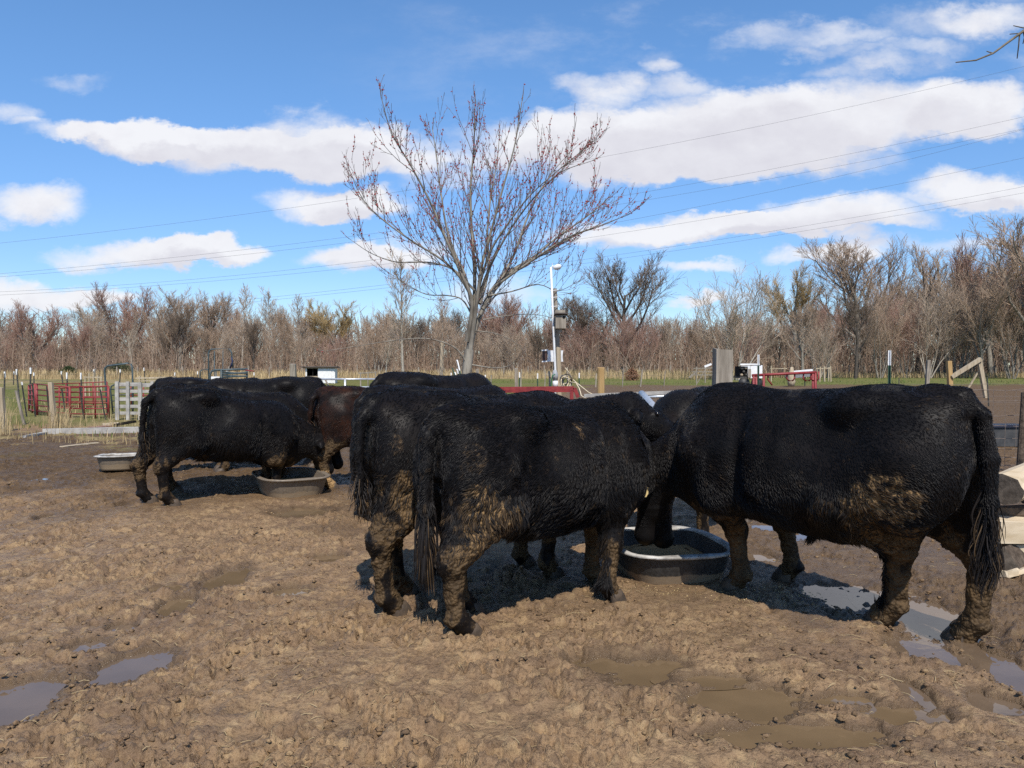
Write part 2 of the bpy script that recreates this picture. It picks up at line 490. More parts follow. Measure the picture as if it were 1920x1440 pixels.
def ground_mat():
    m, t, b = new_mat("mud_and_pasture")
    p = geo_pos(t)
    n1 = noise(t, p, 1.3, 6, 0.6)
    n2 = noise(t, p, 9.0, 8, 0.65)
    n3 = noise(t, p, 46.0, 5, 0.65)
    n4 = noise(t, p, 170.0, 3, 0.6)
    dry = mixc(t, n1.ss(0.3, 0.7), (0.322, 0.208, 0.108), (0.262, 0.168, 0.092))
    dry = mixc(t, noise(t, p, 3.4, 5, .6).ss(0.45, 0.72) * 0.7, dry, (0.150, 0.093, 0.053))
    dry = mixc(t, n2.ss(0.45, 0.72) * 0.7, dry, (0.43, 0.290, 0.145))
    dry = mixc(t, n3.ss(0.46, 0.68) * 0.75, dry, (0.095, 0.056, 0.030))
    dry = mixc(t, noise(t, p, 0.75, 5, .6).ss(0.48, 0.66) * .55, dry, (0.165, 0.106, 0.065))
    vo = t.nodes.new('ShaderNodeTexVoronoi'); vo.inputs['Scale'].default_value = 17.0; vo.inputs['Randomness'].default_value = 1.0
    t.links.new(p.s, vo.inputs['Vector'])
    tone = t.nodes.new('ShaderNodeSeparateColor'); t.links.new(vo.outputs['Color'], tone.inputs[0])
    dry = mixc(t, X(t, tone.outputs[0]).ss(.62, .9) * n2.ss(.35, .6) * .6, dry, (0.115, 0.070, 0.040))
    dry = mixc(t, X(t, tone.outputs[1]).ss(.70, .95) * n2.ss(.4, .6) * .55, dry, (0.42, 0.29, 0.15))
    dry = mixc(t, n4.ss(0.66, 0.74) * 0.55, dry, (0.42, 0.30, 0.16))      # chaff and bits of straw
    wetc = mixc(t, n2.ss(0.35, 0.7), (0.088, 0.056, 0.031), (0.150, 0.098, 0.054))
    wet = attr(t, "wet")
    wetm = (wet * 1.2 + n2 * 0.7 - 0.5).clamp()
    c = mixc(t, wetm, dry, wetc)
    grass = mixc(t, n2.ss(0.35, 0.7), (0.085, 0.105, 0.030), (0.20, 0.19, 0.075))
    grass = mixc(t, noise(t, p, 0.12, 4, 0.6).ss(0.4, 0.65) * 0.6, grass, (0.17, 0.15, 0.065))
    c = mixc(t, attr(t, "grass"), c, grass)
    st = mixc(t, n2.ss(0.3, 0.7), (0.26, 0.19, 0.10), (0.40, 0.30, 0.17))
    c = mixc(t, attr(t, "straw") * n1.ss(0.25, 0.5), c, st)
    pool_mask = attr(t, "pool")  # pools and, more weakly, low ground: darker and smoother
    c = mixc(t, pool_mask * 0.55, c, (0.12, 0.082, 0.046))
    t.links.new(c.s, b.inputs['Base Color'])
    dryness = (attr(t, "grass") + attr(t, "straw")).clamp()
    rough = (n3 * 0.55 + 0.30 - pool_mask * 0.35 - wetm * 0.08 + dryness * 0.4).max(0.12).min(1.0)
    t.links.new(rough.s, b.inputs['Roughness'])
    sp = (dryness * -0.3 + 0.34).max(0.03) * attr(t, "sheen")
    t.links.new(sp.s, b.inputs['Specular IOR Level'])
    bump(t, b, n3 * 1.0 + n4 * 0.5 + n2 * .6, 1.0, 0.016)
    return m
GROUND = ground_mat()

# the trodden yard in front: a fan of rows that grow coarser away from the camera
NR, NC = 520, 1060
ys = 2.0 * (20.0 / 2.0) ** (np.linspace(0, 1, NR))
sx = np.linspace(-1, 1, NC)
YY = np.repeat(ys[:, None], NC, axis=1)
XX = sx[None, :] * (YY * 0.86 + 0.8)
h = yard_height(XX, YY)
pf, moist = puddle_field(XX, YY, True)
fade = sstep(20.0, 17.0, YY) * sstep(2.0, 2.1, YY)
side = sstep(1.0, 0.97, np.abs(sx))[None, :]
base_h = np.maximum(h * fade, -0.026)
base_h = base_h * (1 - .72 * moist) - .022 * .72 * moist + .25 * moist * h
Z = base_h * (1 - pf) + pf * (WATER_Z - 0.016 + 0.25 * h)
Z = Z * fade * side - 0.03 * (1 - side * sstep(20.0, 19.4, YY))
g_, s_, w_ = zone(XX, YY)
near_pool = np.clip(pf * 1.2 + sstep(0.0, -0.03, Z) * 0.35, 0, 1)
idx = np.arange(NR * NC).reshape(NR, NC)
faces = np.stack([idx[:-1, :-1], idx[:-1, 1:], idx[1:, 1:], idx[1:, :-1]], -1).reshape(-1, 4)
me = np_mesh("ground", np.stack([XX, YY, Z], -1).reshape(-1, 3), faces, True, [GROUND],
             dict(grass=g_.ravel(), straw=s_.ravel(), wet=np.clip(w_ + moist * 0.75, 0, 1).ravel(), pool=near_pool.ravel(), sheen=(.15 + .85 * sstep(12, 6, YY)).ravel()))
tag(link("ground", me), "churned brown mud of the cattle yard", None, None, "structure")

def zat(x, y):
    """height of the yard under a point, averaged over a hoof's size"""
    a = np.array([x, x + .05, x - .05, x, x]); b = np.array([y, y, y, y + .05, y - .05])
    f = puddle_field(a, b)
    hh = np.maximum(yard_height(a, b), -0.026) * (1 - f) + f * (WATER_Z - 0.02)
    return float(np.mean(hh)) if y < 19 else 0.0

# the land beyond and all round: polar rings with a hole where the yard lies
nr, na = 150, 360
rr = 0.6 * (1400.0 / 0.6) ** np.linspace(0, 1, nr)
aa = np.arange(na) * 2 * math.pi / na
RR, AA = np.meshgrid(rr, aa, indexing='ij')
xx, yy_ = RR * np.sin(AA), RR * np.cos(AA)
zz = 0.5 * (fbm2(xx * 0.02, yy_ * 0.02, 3, 201) - 0.5) * sstep(40, 130, RR) + 0.10 * (fbm2(xx * 0.25, yy_ * 0.25, 3, 202) - 0.5) * sstep(21, 27, RR)
zz += 0.05 * (fbm2(xx * 1.5, yy_ * 1.5, 2, 203) - 0.5) * sstep(21, 25, RR)
zz -= 0.018
inside = (yy_ > 2.3) & (yy_ < 19.3) & (np.abs(xx) < (yy_ * 0.86 + 0.8) * 0.96 - 0.1)
zz = np.where(inside, -0.2, zz)
g_, s_, w_ = zone(xx, yy_)
k_ = np.abs(xx) / np.maximum(yy_, 0.1)
far_out = (yy_ < 2) | (k_ > 1.0)
idx = np.arange(nr * na).reshape(nr, na)
nx = np.roll(idx, -1, axis=1)
faces = np.stack([idx[:-1], idx[1:], nx[1:], nx[:-1]], -1).reshape(-1, 4)
hole = inside.ravel()[faces].all(axis=1)
me = np_mesh("field", np.stack([xx, yy_, zz], -1).reshape(-1, 3), faces[~hole], True, [GROUND],
             dict(grass=g_.ravel(), straw=s_.ravel(), wet=w_.ravel(), pool=np.zeros(g_.size), sheen=np.full(g_.size, .1)))
tag(link("field", me), "flat pasture and bare earth running out to the woods", None, None, "structure")

# standing water in the hollows
def water_mat(name, c):
    m, t, b = new_mat(name)
    p = geo_pos(t)
    cc = mixc(t, noise(t, p, 3, 4).ss(.3, .7), c, tuple(k * 0.8 for k in c))
    t.links.new(cc.s, b.inputs['Base Color'])
    setp(b, Roughness=0.03, IOR=1.33, Specular_IOR_Level=0.5)
    bump(t, b, noise(t, p, 14, 2), 0.03, 0.01)
    return m
W1 = water_mat("muddy_water", (0.15, 0.105, 0.068))
W2 = water_mat("brown_water", (0.17, 0.115, 0.062))
for (lst, wm) in ((PUDDLES, W1), (BROWN_PUDDLES, W2)):
    for pi, (u, v, ru, rv) in enumerate(lst):
        c = ground_at(u, v)
        rx = ru / FX * c.y * 1.7
        ry = abs(ground_at(u, v - rv).y - ground_at(u, v + rv).y) / 2 * 1.7
        ang = np.linspace(0, 2 * math.pi, 40, endpoint=False)
        dz_ = 0.0004 * pi + (0.0002 if wm is W2 else 0.0)
        pv = np.stack([rx * np.cos(ang), ry * np.sin(ang), np.zeros(40)], -1)
        pv = np.concatenate([pv, [[0, 0, 0]]])
        tri = [(i, (i + 1) % 40, 40) for i in range(40)]
        o = link("puddle", np_mesh("puddle", pv, np.array(tri), False, [wm]), loc=(c.x, c.y, WATER_Z + dz_))
        o["kind"] = "structure"
# ------------------------------------------------------------------ cattle: one continuous skin grown from a distance field
def surface_nets(F, org, hs):
    """closed quads round the zero level of F (negative inside)"""
    ins = F < 0
    c = [ins[i:F.shape[0] - 1 + i, j:F.shape[1] - 1 + j, k:F.shape[2] - 1 + k] for i in (0, 1) for j in (0, 1) for k in (0, 1)]
    cnt = sum(x.astype(np.int8) for x in c)
    act = (cnt > 0) & (cnt < 8)
    I, J, K = np.nonzero(act)
    vid = np.full(act.shape, -1, dtype=np.int64); vid[I, J, K] = np.arange(len(I))
    P = np.zeros((len(I), 3)); W = np.zeros(len(I))
    off = [(i, j, k) for i in (0, 1) for j in (0, 1) for k in (0, 1)]
    val = [F[I + o[0], J + o[1], K + o[2]] for o in off]
    for a in range(8):
        for b in range(a + 1, 8):
            oa, ob = np.array(off[a]), np.array(off[b])
            if np.abs(oa - ob).sum() != 1: continue
            cr = (val[a] < 0) != (val[b] < 0)
            t = np.where(cr, val[a] / np.where(cr, val[a] - val[b], 1), 0)
            P += np.where(cr[:, None], oa + t[:, None] * (ob - oa), 0); W += cr
    P = P / W[:, None] + np.stack([I, J, K], -1)
    quads = []
    n = F.shape
    for ax in range(3):
        sl0 = [slice(1, n[d] - 1) for d in range(3)]; sl1 = list(sl0)
        sl0[ax] = slice(0, n[ax] - 1); sl1[ax] = slice(1, n[ax])
        A, B = ins[tuple(sl0)], ins[tuple(sl1)]
        d1, d2 = [d for d in range(3) if d != ax]
        for s, flip in ((A & ~B, False), (B & ~A, True)):
            e = np.stack(np.nonzero(s), -1)
            if not len(e): continue
            e[:, d1] += 1; e[:, d2] += 1
            q = []
            for (u, w) in ((0, 0), (1, 0), (1, 1), (0, 1)):
                m = e.copy(); m[:, d1] -= u; m[:, d2] -= w
                q.append(vid[m[:, 0], m[:, 1], m[:, 2]])
            q = np.stack(q, -1)
            if flip ^ (ax == 1): q = q[:, ::-1]
            quads.append(q)
    return P * hs + np.array(org), np.concatenate(quads)

class Field:
    def __init__(s, lo, hi, hs):
        s.hs, s.lo = hs, np.array(lo)
        ax = [np.arange(lo[d], hi[d], hs, dtype=np.float32) for d in range(3)]
        s.ax = ax
        s.F = np.full([len(a) for a in ax], 1.0, dtype=np.float32)
    def region(s, lo, hi):
        sl = tuple(slice(max(0, int((lo[d] - s.lo[d]) / s.hs)), max(1, int((hi[d] - s.lo[d]) / s.hs) + 2)) for d in range(3))
        g = np.meshgrid(*(s.ax[d][sl[d]] for d in range(3)), indexing='ij')
        return sl, g
    def blend(s, sl, d, k):
        F = s.F[sl]
        h = np.maximum(k - np.abs(F - d), 0) / k
        s.F[sl] = np.minimum(F, d) - h * h * k * 0.25
    def cone(s, a, b, ra, rb, k=0.05, sy=1.0):
        a, b = np.array(a, float), np.array(b, float)
        pad = max(ra, rb) / min(sy, 1.0) + k + 0.05
        sl, (x, y, z) = s.region(np.minimum(a, b) - pad, np.maximum(a, b) + pad)
        d = b - a; dd = d @ d
        px, py, pz = x - a[0], y - a[1], z - a[2]
        t = np.clip((px * d[0] + py * d[1] + pz * d[2]) / dd, 0, 1)
        qx, qy, qz = px - t * d[0], (py - t * d[1]) * sy, pz - t * d[2]
        s.blend(sl, np.sqrt(qx * qx + qy * qy + qz * qz) - (ra + (rb - ra) * t), k)
    def carve(s, c, r, k=0.06):
        """a smooth hollow"""
        c, r = np.array(c, float), np.array(r, float)
        pad = r.max() + k
        sl, (x, y, z) = s.region(c - pad, c + pad)
        q = np.sqrt(((x - c[0]) / r[0]) ** 2 + ((y - c[1]) / r[1]) ** 2 + ((z - c[2]) / r[2]) ** 2)
        d = -((q - 1) * r.min()).astype(np.float32)
        F = s.F[sl]
        h = np.maximum(k - np.abs(F - d), 0) / k
        s.F[sl] = np.maximum(F, d) + h * h * k * 0.25
    def chain(s, pts, rad, k=0.04, sy=1.0):
        for i in range(len(pts) - 1): s.cone(pts[i], pts[i + 1], rad[i], rad[i + 1], k, sy)
    def ell(s, c, r, k=0.08, rot=0.0):
        """ellipsoid, tipped by rot about the sideways axis"""
        c, r = np.array(c, float), np.array(r, float)
        pad = r.max() + k + 0.05
        sl, (x, y, z) = s.region(c - pad, c + pad)
        px, py, pz = x - c[0], y - c[1], z - c[2]
        cs, sn = math.cos(rot), math.sin(rot)
        px, pz = px * cs + pz * sn, -px * sn + pz * cs
        q = np.sqrt((px / r[0]) ** 2 + (py / r[1]) ** 2 + (pz / r[2]) ** 2)
        q2 = np.sqrt((px / r[0] ** 2) ** 2 + (py / r[1] ** 2) ** 2 + (pz / r[2] ** 2) ** 2) + 1e-6
        s.blend(sl, (q * (q - 1) / q2).astype(np.float32), k)
    def loft(s, st, k=0.05, p=2.65):
        """trunk: stations x, top, bottom, half width, joined by smooth cross-sections"""
        st = np.array(st, float)
        sl, (x, y, z) = s.region((st[0, 0] - .12, -.6, st[:, 2].min() - .15), (st[-1, 0] + .12, .6, st[:, 1].max() + .15))
        xs = x[:, 0, 0]
        def curve(c):
            # smooth interpolation through the stations
            m = np.gradient(st[:, c], st[:, 0])
            i = np.clip(np.searchsorted(st[:, 0], xs) - 1, 0, len(st) - 2)
            hgt = st[i + 1, 0] - st[i, 0]; t = np.clip((xs - st[i, 0]) / hgt, 0, 1)
            return ((2 * t ** 3 - 3 * t ** 2 + 1) * st[i, c] + (t ** 3 - 2 * t ** 2 + t) * hgt * m[i] + (-2 * t ** 3 + 3 * t ** 2) * st[i + 1, c] + (t ** 3 - t ** 2) * hgt * m[i + 1])
        top, bot, w = curve(1)[:, None, None], curve(2)[:, None, None], curve(3)[:, None, None]
        cz, hz = (top + bot) / 2, (top - bot) / 2
        zz = (z - cz) / hz
        # fullest a little below the middle, flat along the loin
        wz = w * (1.0 - 0.06 * zz - 0.05 * zz * zz)
        q = (np.abs(y / wz) ** p + np.abs(zz) ** p) ** (1 / p)
        d = (q - 1) * np.minimum(w, hz) * 0.9
        over = np.maximum(np.maximum(st[0, 0] - x, x - st[-1, 0]), -1.0)
        d = np.where(over > 0, np.sqrt(np.maximum(d, 0) ** 2 + over ** 2), d)
        s.blend(sl, d.astype(np.float32), k)

def coat_mat(name, black, brown, mudc):
    m, t, b = new_mat(name)
    p = geo_pos(t)
    n = noise(t, p, 5.0, 5, 0.6)
    nf = noise(t, p, 42.0, 5, 0.65)
    vo = t.nodes.new('ShaderNodeTexVoronoi'); vo.inputs['Scale'].default_value = 48.0
    t.links.new((p).s, vo.inputs['Vector'])
    crack = X(t, vo.outputs['Distance'])
    c = mixc(t, n.ss(0.35, 0.75), black, brown)
    mud = attr(t, "mud")
    mm = (mud * 1.7 + nf * 0.9 - 0.95).ss(0.0, 0.45)
    mc = mixc(t, noise(t, p, 11, 6, .65).ss(0.35, 0.7), mudc, (0.125, 0.080, 0.040))
    mc = mixc(t, attr(t, "pale"), mc, (0.34, 0.215, 0.10))
    mc = mixc(t, crack.ss(0.55, 0.85) * 0.5, mc, (0.035, 0.023, 0.014))
    c = mixc(t, mm, c, mc)
    t.links.new(c.s, b.inputs['Base Color'])
    ro = mm * 0.1 + 0.5 - nf * 0.12
    t.links.new(ro.s, b.inputs['Roughness'])
    setp(b, Specular_IOR_Level=0.09)
    bump(t, b, nf * mm * 0.5 + nf * .2 + crack * mm * -1.2 + noise(t, p, 90, 3, .6) * mm * .5, 0.7, 0.014)
    return m
COAT = coat_mat("black_coat", (0.0065, 0.006, 0.0062), (0.011, 0.0085, 0.0075), (0.060, 0.040, 0.022))
COAT_RED = coat_mat("red_black_coat", (0.010, 0.007, 0.006), (0.040, 0.015, 0.008), (0.060, 0.040, 0.022))
HOOF = simple("hoof", (0.05, 0.038, 0.028), (0.10, 0.07, 0.045), 0.6, 20, bmp=0.3)

def fur_mat(name, c0, c1):
    m, t, b = new_mat(name)
    mud = attr(t, "mud"); rnd = attr(t, "tone")
    c = mixc(t, rnd, c0, c1)
    c = mixc(t, mud, c, mixc(t, rnd, (0.030, 0.020, 0.012), (0.19, 0.120, 0.058)))
    t.links.new(c.s, b.inputs['Base Color'])
    ro = mud * 0.35 + 0.44
    t.links.new(ro.s, b.inputs['Roughness'])
    setp(b, Specular_IOR_Level=0.21)
    return m
FUR = fur_mat("black_fur", (0.0046, 0.0043, 0.0046), (0.0175, 0.0140, 0.0125))
FUR_RED = fur_mat("reddish_fur", (0.008, 0.005, 0.0045), (0.050, 0.019, 0.010))
MUZZLE = simple("muzzle", (0.012, 0.012, 0.013), (0.03, 0.03, 0.032), 0.3, 20)
EYE = simple("eye", (0.006, 0.004, 0.003), (0.01, 0.007, 0.005), 0.08, 5)
TAG = simple("ear_tag", (0.62, 0.48, 0.22), (0.55, 0.40, 0.17), 0.5, 10)

def make_cow(label, root, yaw, scale=1.0, feet=None, head='down', hs=0.014, voxel_leg=1.0, fat=1.00, tail=None, fur=0, furlen=0.03, seed=0,
             mud=1.0, patches=(), coat=None, furm=None, drop=0.0, sheath=False, lock=1.0, group="black cattle crowded round the feed tubs", tailz=0.42, headargs=None, white_foot=None, eartag=False, hump=0.0, wide=1.0):
    """root: the ground under the middle of the trunk; yaw: where it faces, anticlockwise from east; feet: pixels of the hooves"""
    r_ = np.random.default_rng(seed + 500)
    coat = coat or COAT; furm = furm or FUR
    cs, sn = math.cos(yaw), math.sin(yaw)
    rx, ry = root
    def local(wx, wy, wz=0.0):
        ax_, ay_ = (wx - rx) / scale, (wy - ry) / scale
        return np.array([ax_ * cs + ay_ * sn, -ax_ * sn + ay_ * cs, wz / scale])
    nominal = dict(lh=(-.80, .19), rh=(-.80, -.19), lf=(.50, .17), rf=(.50, -.17))
    ft = {}
    for k, d in nominal.items():
        if feet and k in feet:
            px = feet[k]
            g = ground_at(*px) if px[1] > 50 else Vector((rx + (px[0] * cs - px[1] * sn) * scale, ry + (px[0] * sn + px[1] * cs) * scale, 0))
            q = local(g.x, g.y)
            ft[k] = np.array([q[0], q[1], 0.0])
        else:
            ft[k] = np.array([d[0], d[1], 0.0])
        wx, wy = rx + (ft[k][0] * cs - ft[k][1] * sn) * scale, ry + (ft[k][0] * sn + ft[k][1] * cs) * scale
        ft[k][2] = (zat(wx, wy) - 0.012) / scale
    f = Field((-1.25, -.75, -.15), (1.85 if head != 'down' else 1.65, .75, 1.62), hs)
    dr = lambda x: -drop * np.clip((x + .7) / 1.4, 0, 1.2)
    W = wide
    st = [(-.90, 1.22, .98, .07), (-.82, 1.315, .84, .19 * W), (-.68, 1.355, .70, .275 * W), (-.50, 1.365, .62, .305 * W), (-.28, 1.345, .565, .325 * W),
          (-.02, 1.325, .535, .345 * W), (.24, 1.325, .53, .335 * W), (.44, 1.345 + hump, .545, .295 * W), (.60, 1.345 + hump, .575, .25 * W), (.74, 1.235, .62, .205 * W), (.86, 1.06, .72, .12 * W)]
    st = [(a, b + dr(a), c + dr(a) * .5, d) for a, b, c, d in st]
    f.loft(st, 0.06)
    D6 = dr(.6)
    # hips, pin bones, thighs, shoulders, brisket
    for s in (1, -1):
        f.ell((-.42, .19 * s * W, 1.255), (.15, .11, .07), .13)
        f.ell((-.83, .10 * s, 1.24), (.08, .06, .07), .07)
        f.ell((-.80, .135 * s, .98), (.13, .13, .26), .10)
        f.ell((-.66, .175 * s * W, .93), (.23, .15, .34), .10, 0.10)
        f.ell((.50, .185 * s * W, .93 + D6), (.20, .115, .33), .10, -0.15)
        f.ell((.02, .20 * s * W, .90 + D6 * .4), (.42, .165, .30), .12)
    f.ell((.72, 0, .70 + D6), (.20, .14, .20), .12)
    f.ell((-.18, 0, .60), (.34, .20, .10), .10)
    for s in (1, -1):
        f.carve((-.26, s * .445 * W, 1.10), (.15, .14, .16), .12)          # hollow of the flank
        f.carve((.27, s * .44, .98 + D6 * .7), (.055, .14, .34), .08)        # behind the shoulder
        f.carve((-.50, s * .42, .62), (.10, .14, .10), .07)                  # fold before the thigh
        f.ell((-.37, .225 * s * W, 1.245), (.085, .06, .05), .10)              # hook bone
    F_ = fat
    for k in ('lh', 'rh'):
        s = 1 if k[0] == 'l' else -1
        p = ft[k]; z0 = p[2]
        hock = np.array([p[0] - .085, p[1] * .9 + .02 * s, .46 + z0 * .5])
        stifle = np.array([-.55 + (p[0] + .80) * .55, s * .225 * W, .74])
        hip = np.array([-.60, s * .17, .98])
        f.cone(hip, stifle, .20, .150, .09)
        f.cone(stifle, hock, .130, .066 * F_, .07)
        f.cone((-.76, s * .165, .90), hock, .13, .055 * F_, .06)
        fet = np.array([p[0] - .045, p[1], .125 + z0])
        f.cone(hock, fet, .058 * F_, .048 * F_, .03)
        f.ell(hock, (.072 * F_, .052 * F_, .075), .04)
        f.ell(fet, (.060 * F_, .058 * F_, .05), .03)
        f.ell(fet + np.array([-.055, 0, -.01]), (.022, .045, .022), .02)
        f.cone(fet, (p[0] + .02, p[1], .055 + z0), .050 * F_, .060 * F_, .02)
    FF = 1 + (F_ - 1) * .25
    for k in ('lf', 'rf'):
        s = 1 if k[0] == 'l' else -1
        p = ft[k]; z0 = p[2]
        knee = np.array([p[0] + .02 + (0.50 - p[0]) * .15, p[1] * .95, .40 + z0 * .5])
        elbow = np.array([.46 + (p[0] - .50) * .25, s * .20 * W, .66 + D6])
        f.cone((.56, s * .19, .92 + D6), elbow, .17, .125, .09)
        f.cone(elbow, knee, .112, .062 * FF, .06)
        fet = np.array([p[0] - .02, p[1], .115 + z0])
        f.cone(knee, fet, .056 * FF, .046 * FF, .03)
        f.ell(knee, (.064 * FF, .060 * FF, .075), .04)
        f.ell(fet, (.056 * FF, .056 * FF, .05), .03)
        f.ell(fet + np.array([-.05, 0, -.01]), (.02, .042, .02), .02)
        f.cone(fet, (p[0] + .03, p[1], .055 + z0), .048 * FF, .058 * FF, .02)
    # neck, head
    ha = dict(headargs or {})
    if head == 'down':
        poll = np.array(ha.get('poll', (1.12, 0, .80))); muz = np.array(ha.get('muz', (1.27, 0, .30)))
    else:
        poll = np.array(ha.get('poll', (1.15, 0, 1.30))); muz = np.array(ha.get('muz', (1.58, 0, 1.02)))
    wth = np.array([.60, 0, 1.02 + D6])
    f.cone(wth, poll, .245, .155, .12, sy=1.35)
    f.cone((.66, 0, .86 + D6), poll + np.array([-.03, 0, -.08]), .20, .12, .12, sy=1.3)
    ax_ = (muz - poll); hl = np.linalg.norm(ax_); ax_ = ax_ / hl
    up = np.array([-ax_[2], 0, ax_[0]]) if ax_[0] >= 0 else np.array([ax_[2], 0, -ax_[0]])    # forehead side
    side_v = np.cross(up, ax_); side_v /= np.linalg.norm(side_v); up = np.cross(ax_, side_v)
    if up[0] * 1 + up[2] < 0: up = -up
    f.cone(poll, poll + ax_ * hl * .45, .135, .112, .05)
    f.cone(poll + ax_ * hl * .4, muz - ax_ * .03, .105, .078, .05)
    f.ell(muz, (.075, .088, .075), .04)
    f.cone(poll - up * .07 + ax_ * .10, poll + ax_ * hl * .6 - up * .055, .105, .07, .05)
    f.ell(poll - ax_ * .05 + up * .04, (.09, .10, .08), .06)
    for s in (1, -1):
        e0 = poll + side_v * s * .11 - up * .02
        e1 = e0 + side_v * s * .15 - up * .05 - np.array([0, 0, .045])
        f.cone(e0, (e0 + e1) / 2, .032, .055, .03)
        f.cone((e0 + e1) / 2, e1, .052, .018, .02)
        f.ell(poll + ax_ * hl * .36 + side_v * s * .098 + up * .045, (.035, .03, .035), .03)
    # tail
    tl = tail or [(-.88, 0, 1.30), (-.985, 0, 1.20), (-1.02, 0, 1.0), (-1.02, .01, .78), (-1.01, .01, .60)]
    tr = [.050, .042, .036, .033, .030, .028, .026, .024][:len(tl)]
    f.cone((-.72, 0, 1.315), tl[0], .06, .055, .06)
    f.chain(tl, tr, .025)
    if sheath: f.ell((-.20, 0, .53), (.14, .055, .065), .06); f.cone((-.10, 0, .53), (-.03, 0, .44), .035, .018, .03)
    P, Q = surface_nets(f.F, f.lo, hs)
    # smooth once, then normals
    def laplace(P, n):
        for _ in range(n):
            acc = np.zeros_like(P); cnt = np.zeros(len(P))
            for a in range(4):
                b = (a + 1) % 4
                np.add.at(acc, Q[:, a], P[Q[:, b]]); np.add.at(cnt, Q[:, a], 1)
                np.add.at(acc, Q[:, b], P[Q[:, a]]); np.add.at(cnt, Q[:, b], 1)
            P = P * .45 + .55 * acc / cnt[:, None]
        return P
    P = laplace(P, 2)
    def normals(P):
        n = np.cross(P[Q[:, 2]] - P[Q[:, 0]], P[Q[:, 3]] - P[Q[:, 1]])
        N = np.zeros_like(P)
        for a in range(4): np.add.at(N, Q[:, a], n)
        return N / (np.linalg.norm(N, axis=1, keepdims=True) + 1e-9)
    N = normals(P)
    # mud: legs caked, thigh and belly splashed
    x, y, z = P.T
    nz = vnoise(x * 6, y * 6, z * 6, seed + 1) * .6 + vnoise(x * 15, y * 15, z * 15, seed + 2) * .4
    hind = sstep(-.15, -.45, x); fore = sstep(.25, .40, x)
    mz = np.maximum(sstep(.80, .30, z + (nz - .5) * .5) * hind, sstep(.62, .25, z + (nz - .5) * .35) * fore)
    mz = np.where((np.abs(y) < .045) & (x < -.93), mz * .25, mz)
    mz = mz * np.where(x > .78, 0, 1)
    mz = mz * (.30 + 1.0 * sstep(.35, .6, vnoise(x * 9, y * 9, z * 5, seed + 4) * .6 + vnoise(x * 22, y * 22, z * 14, seed + 5) * .4))
    mz = np.clip(mz * mud, 0, 1)
    pale = np.zeros(len(P))
    for (cx, cy_, cz_, r1, r2, wgt, pl) in patches:
        d = np.sqrt(((x - cx) / r1) ** 2 + ((z - cz_) / r2) ** 2) + (nz - .5) * 1.3 + (vnoise(x * 30, y * 30, z * 30, seed + 6) - .5) * .5
        hit = sstep(1.15, .5, d) * (np.sign(y) == np.sign(cy_))
        mz = np.maximum(mz, hit * wgt); pale = np.maximum(pale, hit * pl)
    mz = np.clip(mz, 0, 1)
    if white_foot is not None:
        q = ft[white_foot]
        hit = (np.hypot(x - q[0], y - q[1]) < .2) * sstep(.30, .22, z)
        mz = np.maximum(mz, hit); pale = np.maximum(pale, hit)
    # caked lumps and rolls of loose hide
    lump = vnoise(x * 26, y * 26, z * 34, seed + 7); lump2 = vnoise(x * 55, y * 55, z * 60, seed + 8)
    disp = mz * ((lump - .4) * .014 + (lump2 - .5) * .024 + .010 * np.abs(vnoise(x * 16, y * 16, z * 40, seed + 11) * 2 - 1))
    roll = vnoise(x * 3.2, y * 3.2, z * 4.2, seed + 9) - .5
    disp = disp + roll * .022 * (z > .5) + (vnoise(x * 11, y * 11, z * 7, seed + 10) - .5) * .010 * (z > .45)
    P = P + N * disp[:, None]
    if hs < .013: P = laplace(P, 1)
    N = normals(P)
    mats = [coat]
    me = np_mesh("cow_body", P * scale, Q, True, mats, dict(mud=mz, pale=pale))
    o = thing("cow", label, "cow", (rx, ry, 0), yaw, group)
    body = link("body", me, o)
    S = scale
    # hooves: two claws on each foot
    for k, p in ft.items():
        hb = MB()
        for s in (1, -1):
            fr = .5 if k[1] == 'f' else .45
            for (a, r0, r1, z0, z1) in ((0, .048, .040, 0.0, .075),):
                ang = np.linspace(0, 2 * math.pi, 9)[:-1]
                ring = lambda rr, zz, sh: np.stack([p[0] + .045 + sh + np.cos(ang) * rr * 1.5, p[1] + s * .034 + np.sin(ang) * rr * .8, np.full(8, p[2] + zz)], -1)
                v = np.concatenate([ring(.050, 0.004, .012), ring(.045, .045, .0), ring(.034, .085, -.015)])
                q = [(i + a8, (i + 1) % 8 + a8, (i + 1) % 8 + a8 + 8, i + a8 + 8) for a8 in (0, 8) for i in range(8)]
                hb.add(v * S, q, [(16, 16 + i, 17 + i) for i in range(1, 7)])
        hb.build("hoof", HOOF, o, True)
    eyes = []
    for s in (1, -1):
        c = (poll + ax_ * hl * .36 + side_v * s * .122 + up * .047) * S
        eb = MB(); th = np.linspace(0, math.pi, 7); ph = np.linspace(0, 2 * math.pi, 9)[:-1]
        v = np.array([c + .020 * S * np.array([math.sin(a) * math.cos(b), math.sin(a) * math.sin(b), math.cos(a)]) for a in th for b in ph])
        q = [(i * 8 + j, (i + 1) * 8 + j, (i + 1) * 8 + (j + 1) % 8, i * 8 + (j + 1) % 8) for i in range(6) for j in range(8)]
        eb.add(v, q); eb.build("eye", EYE, o, True)
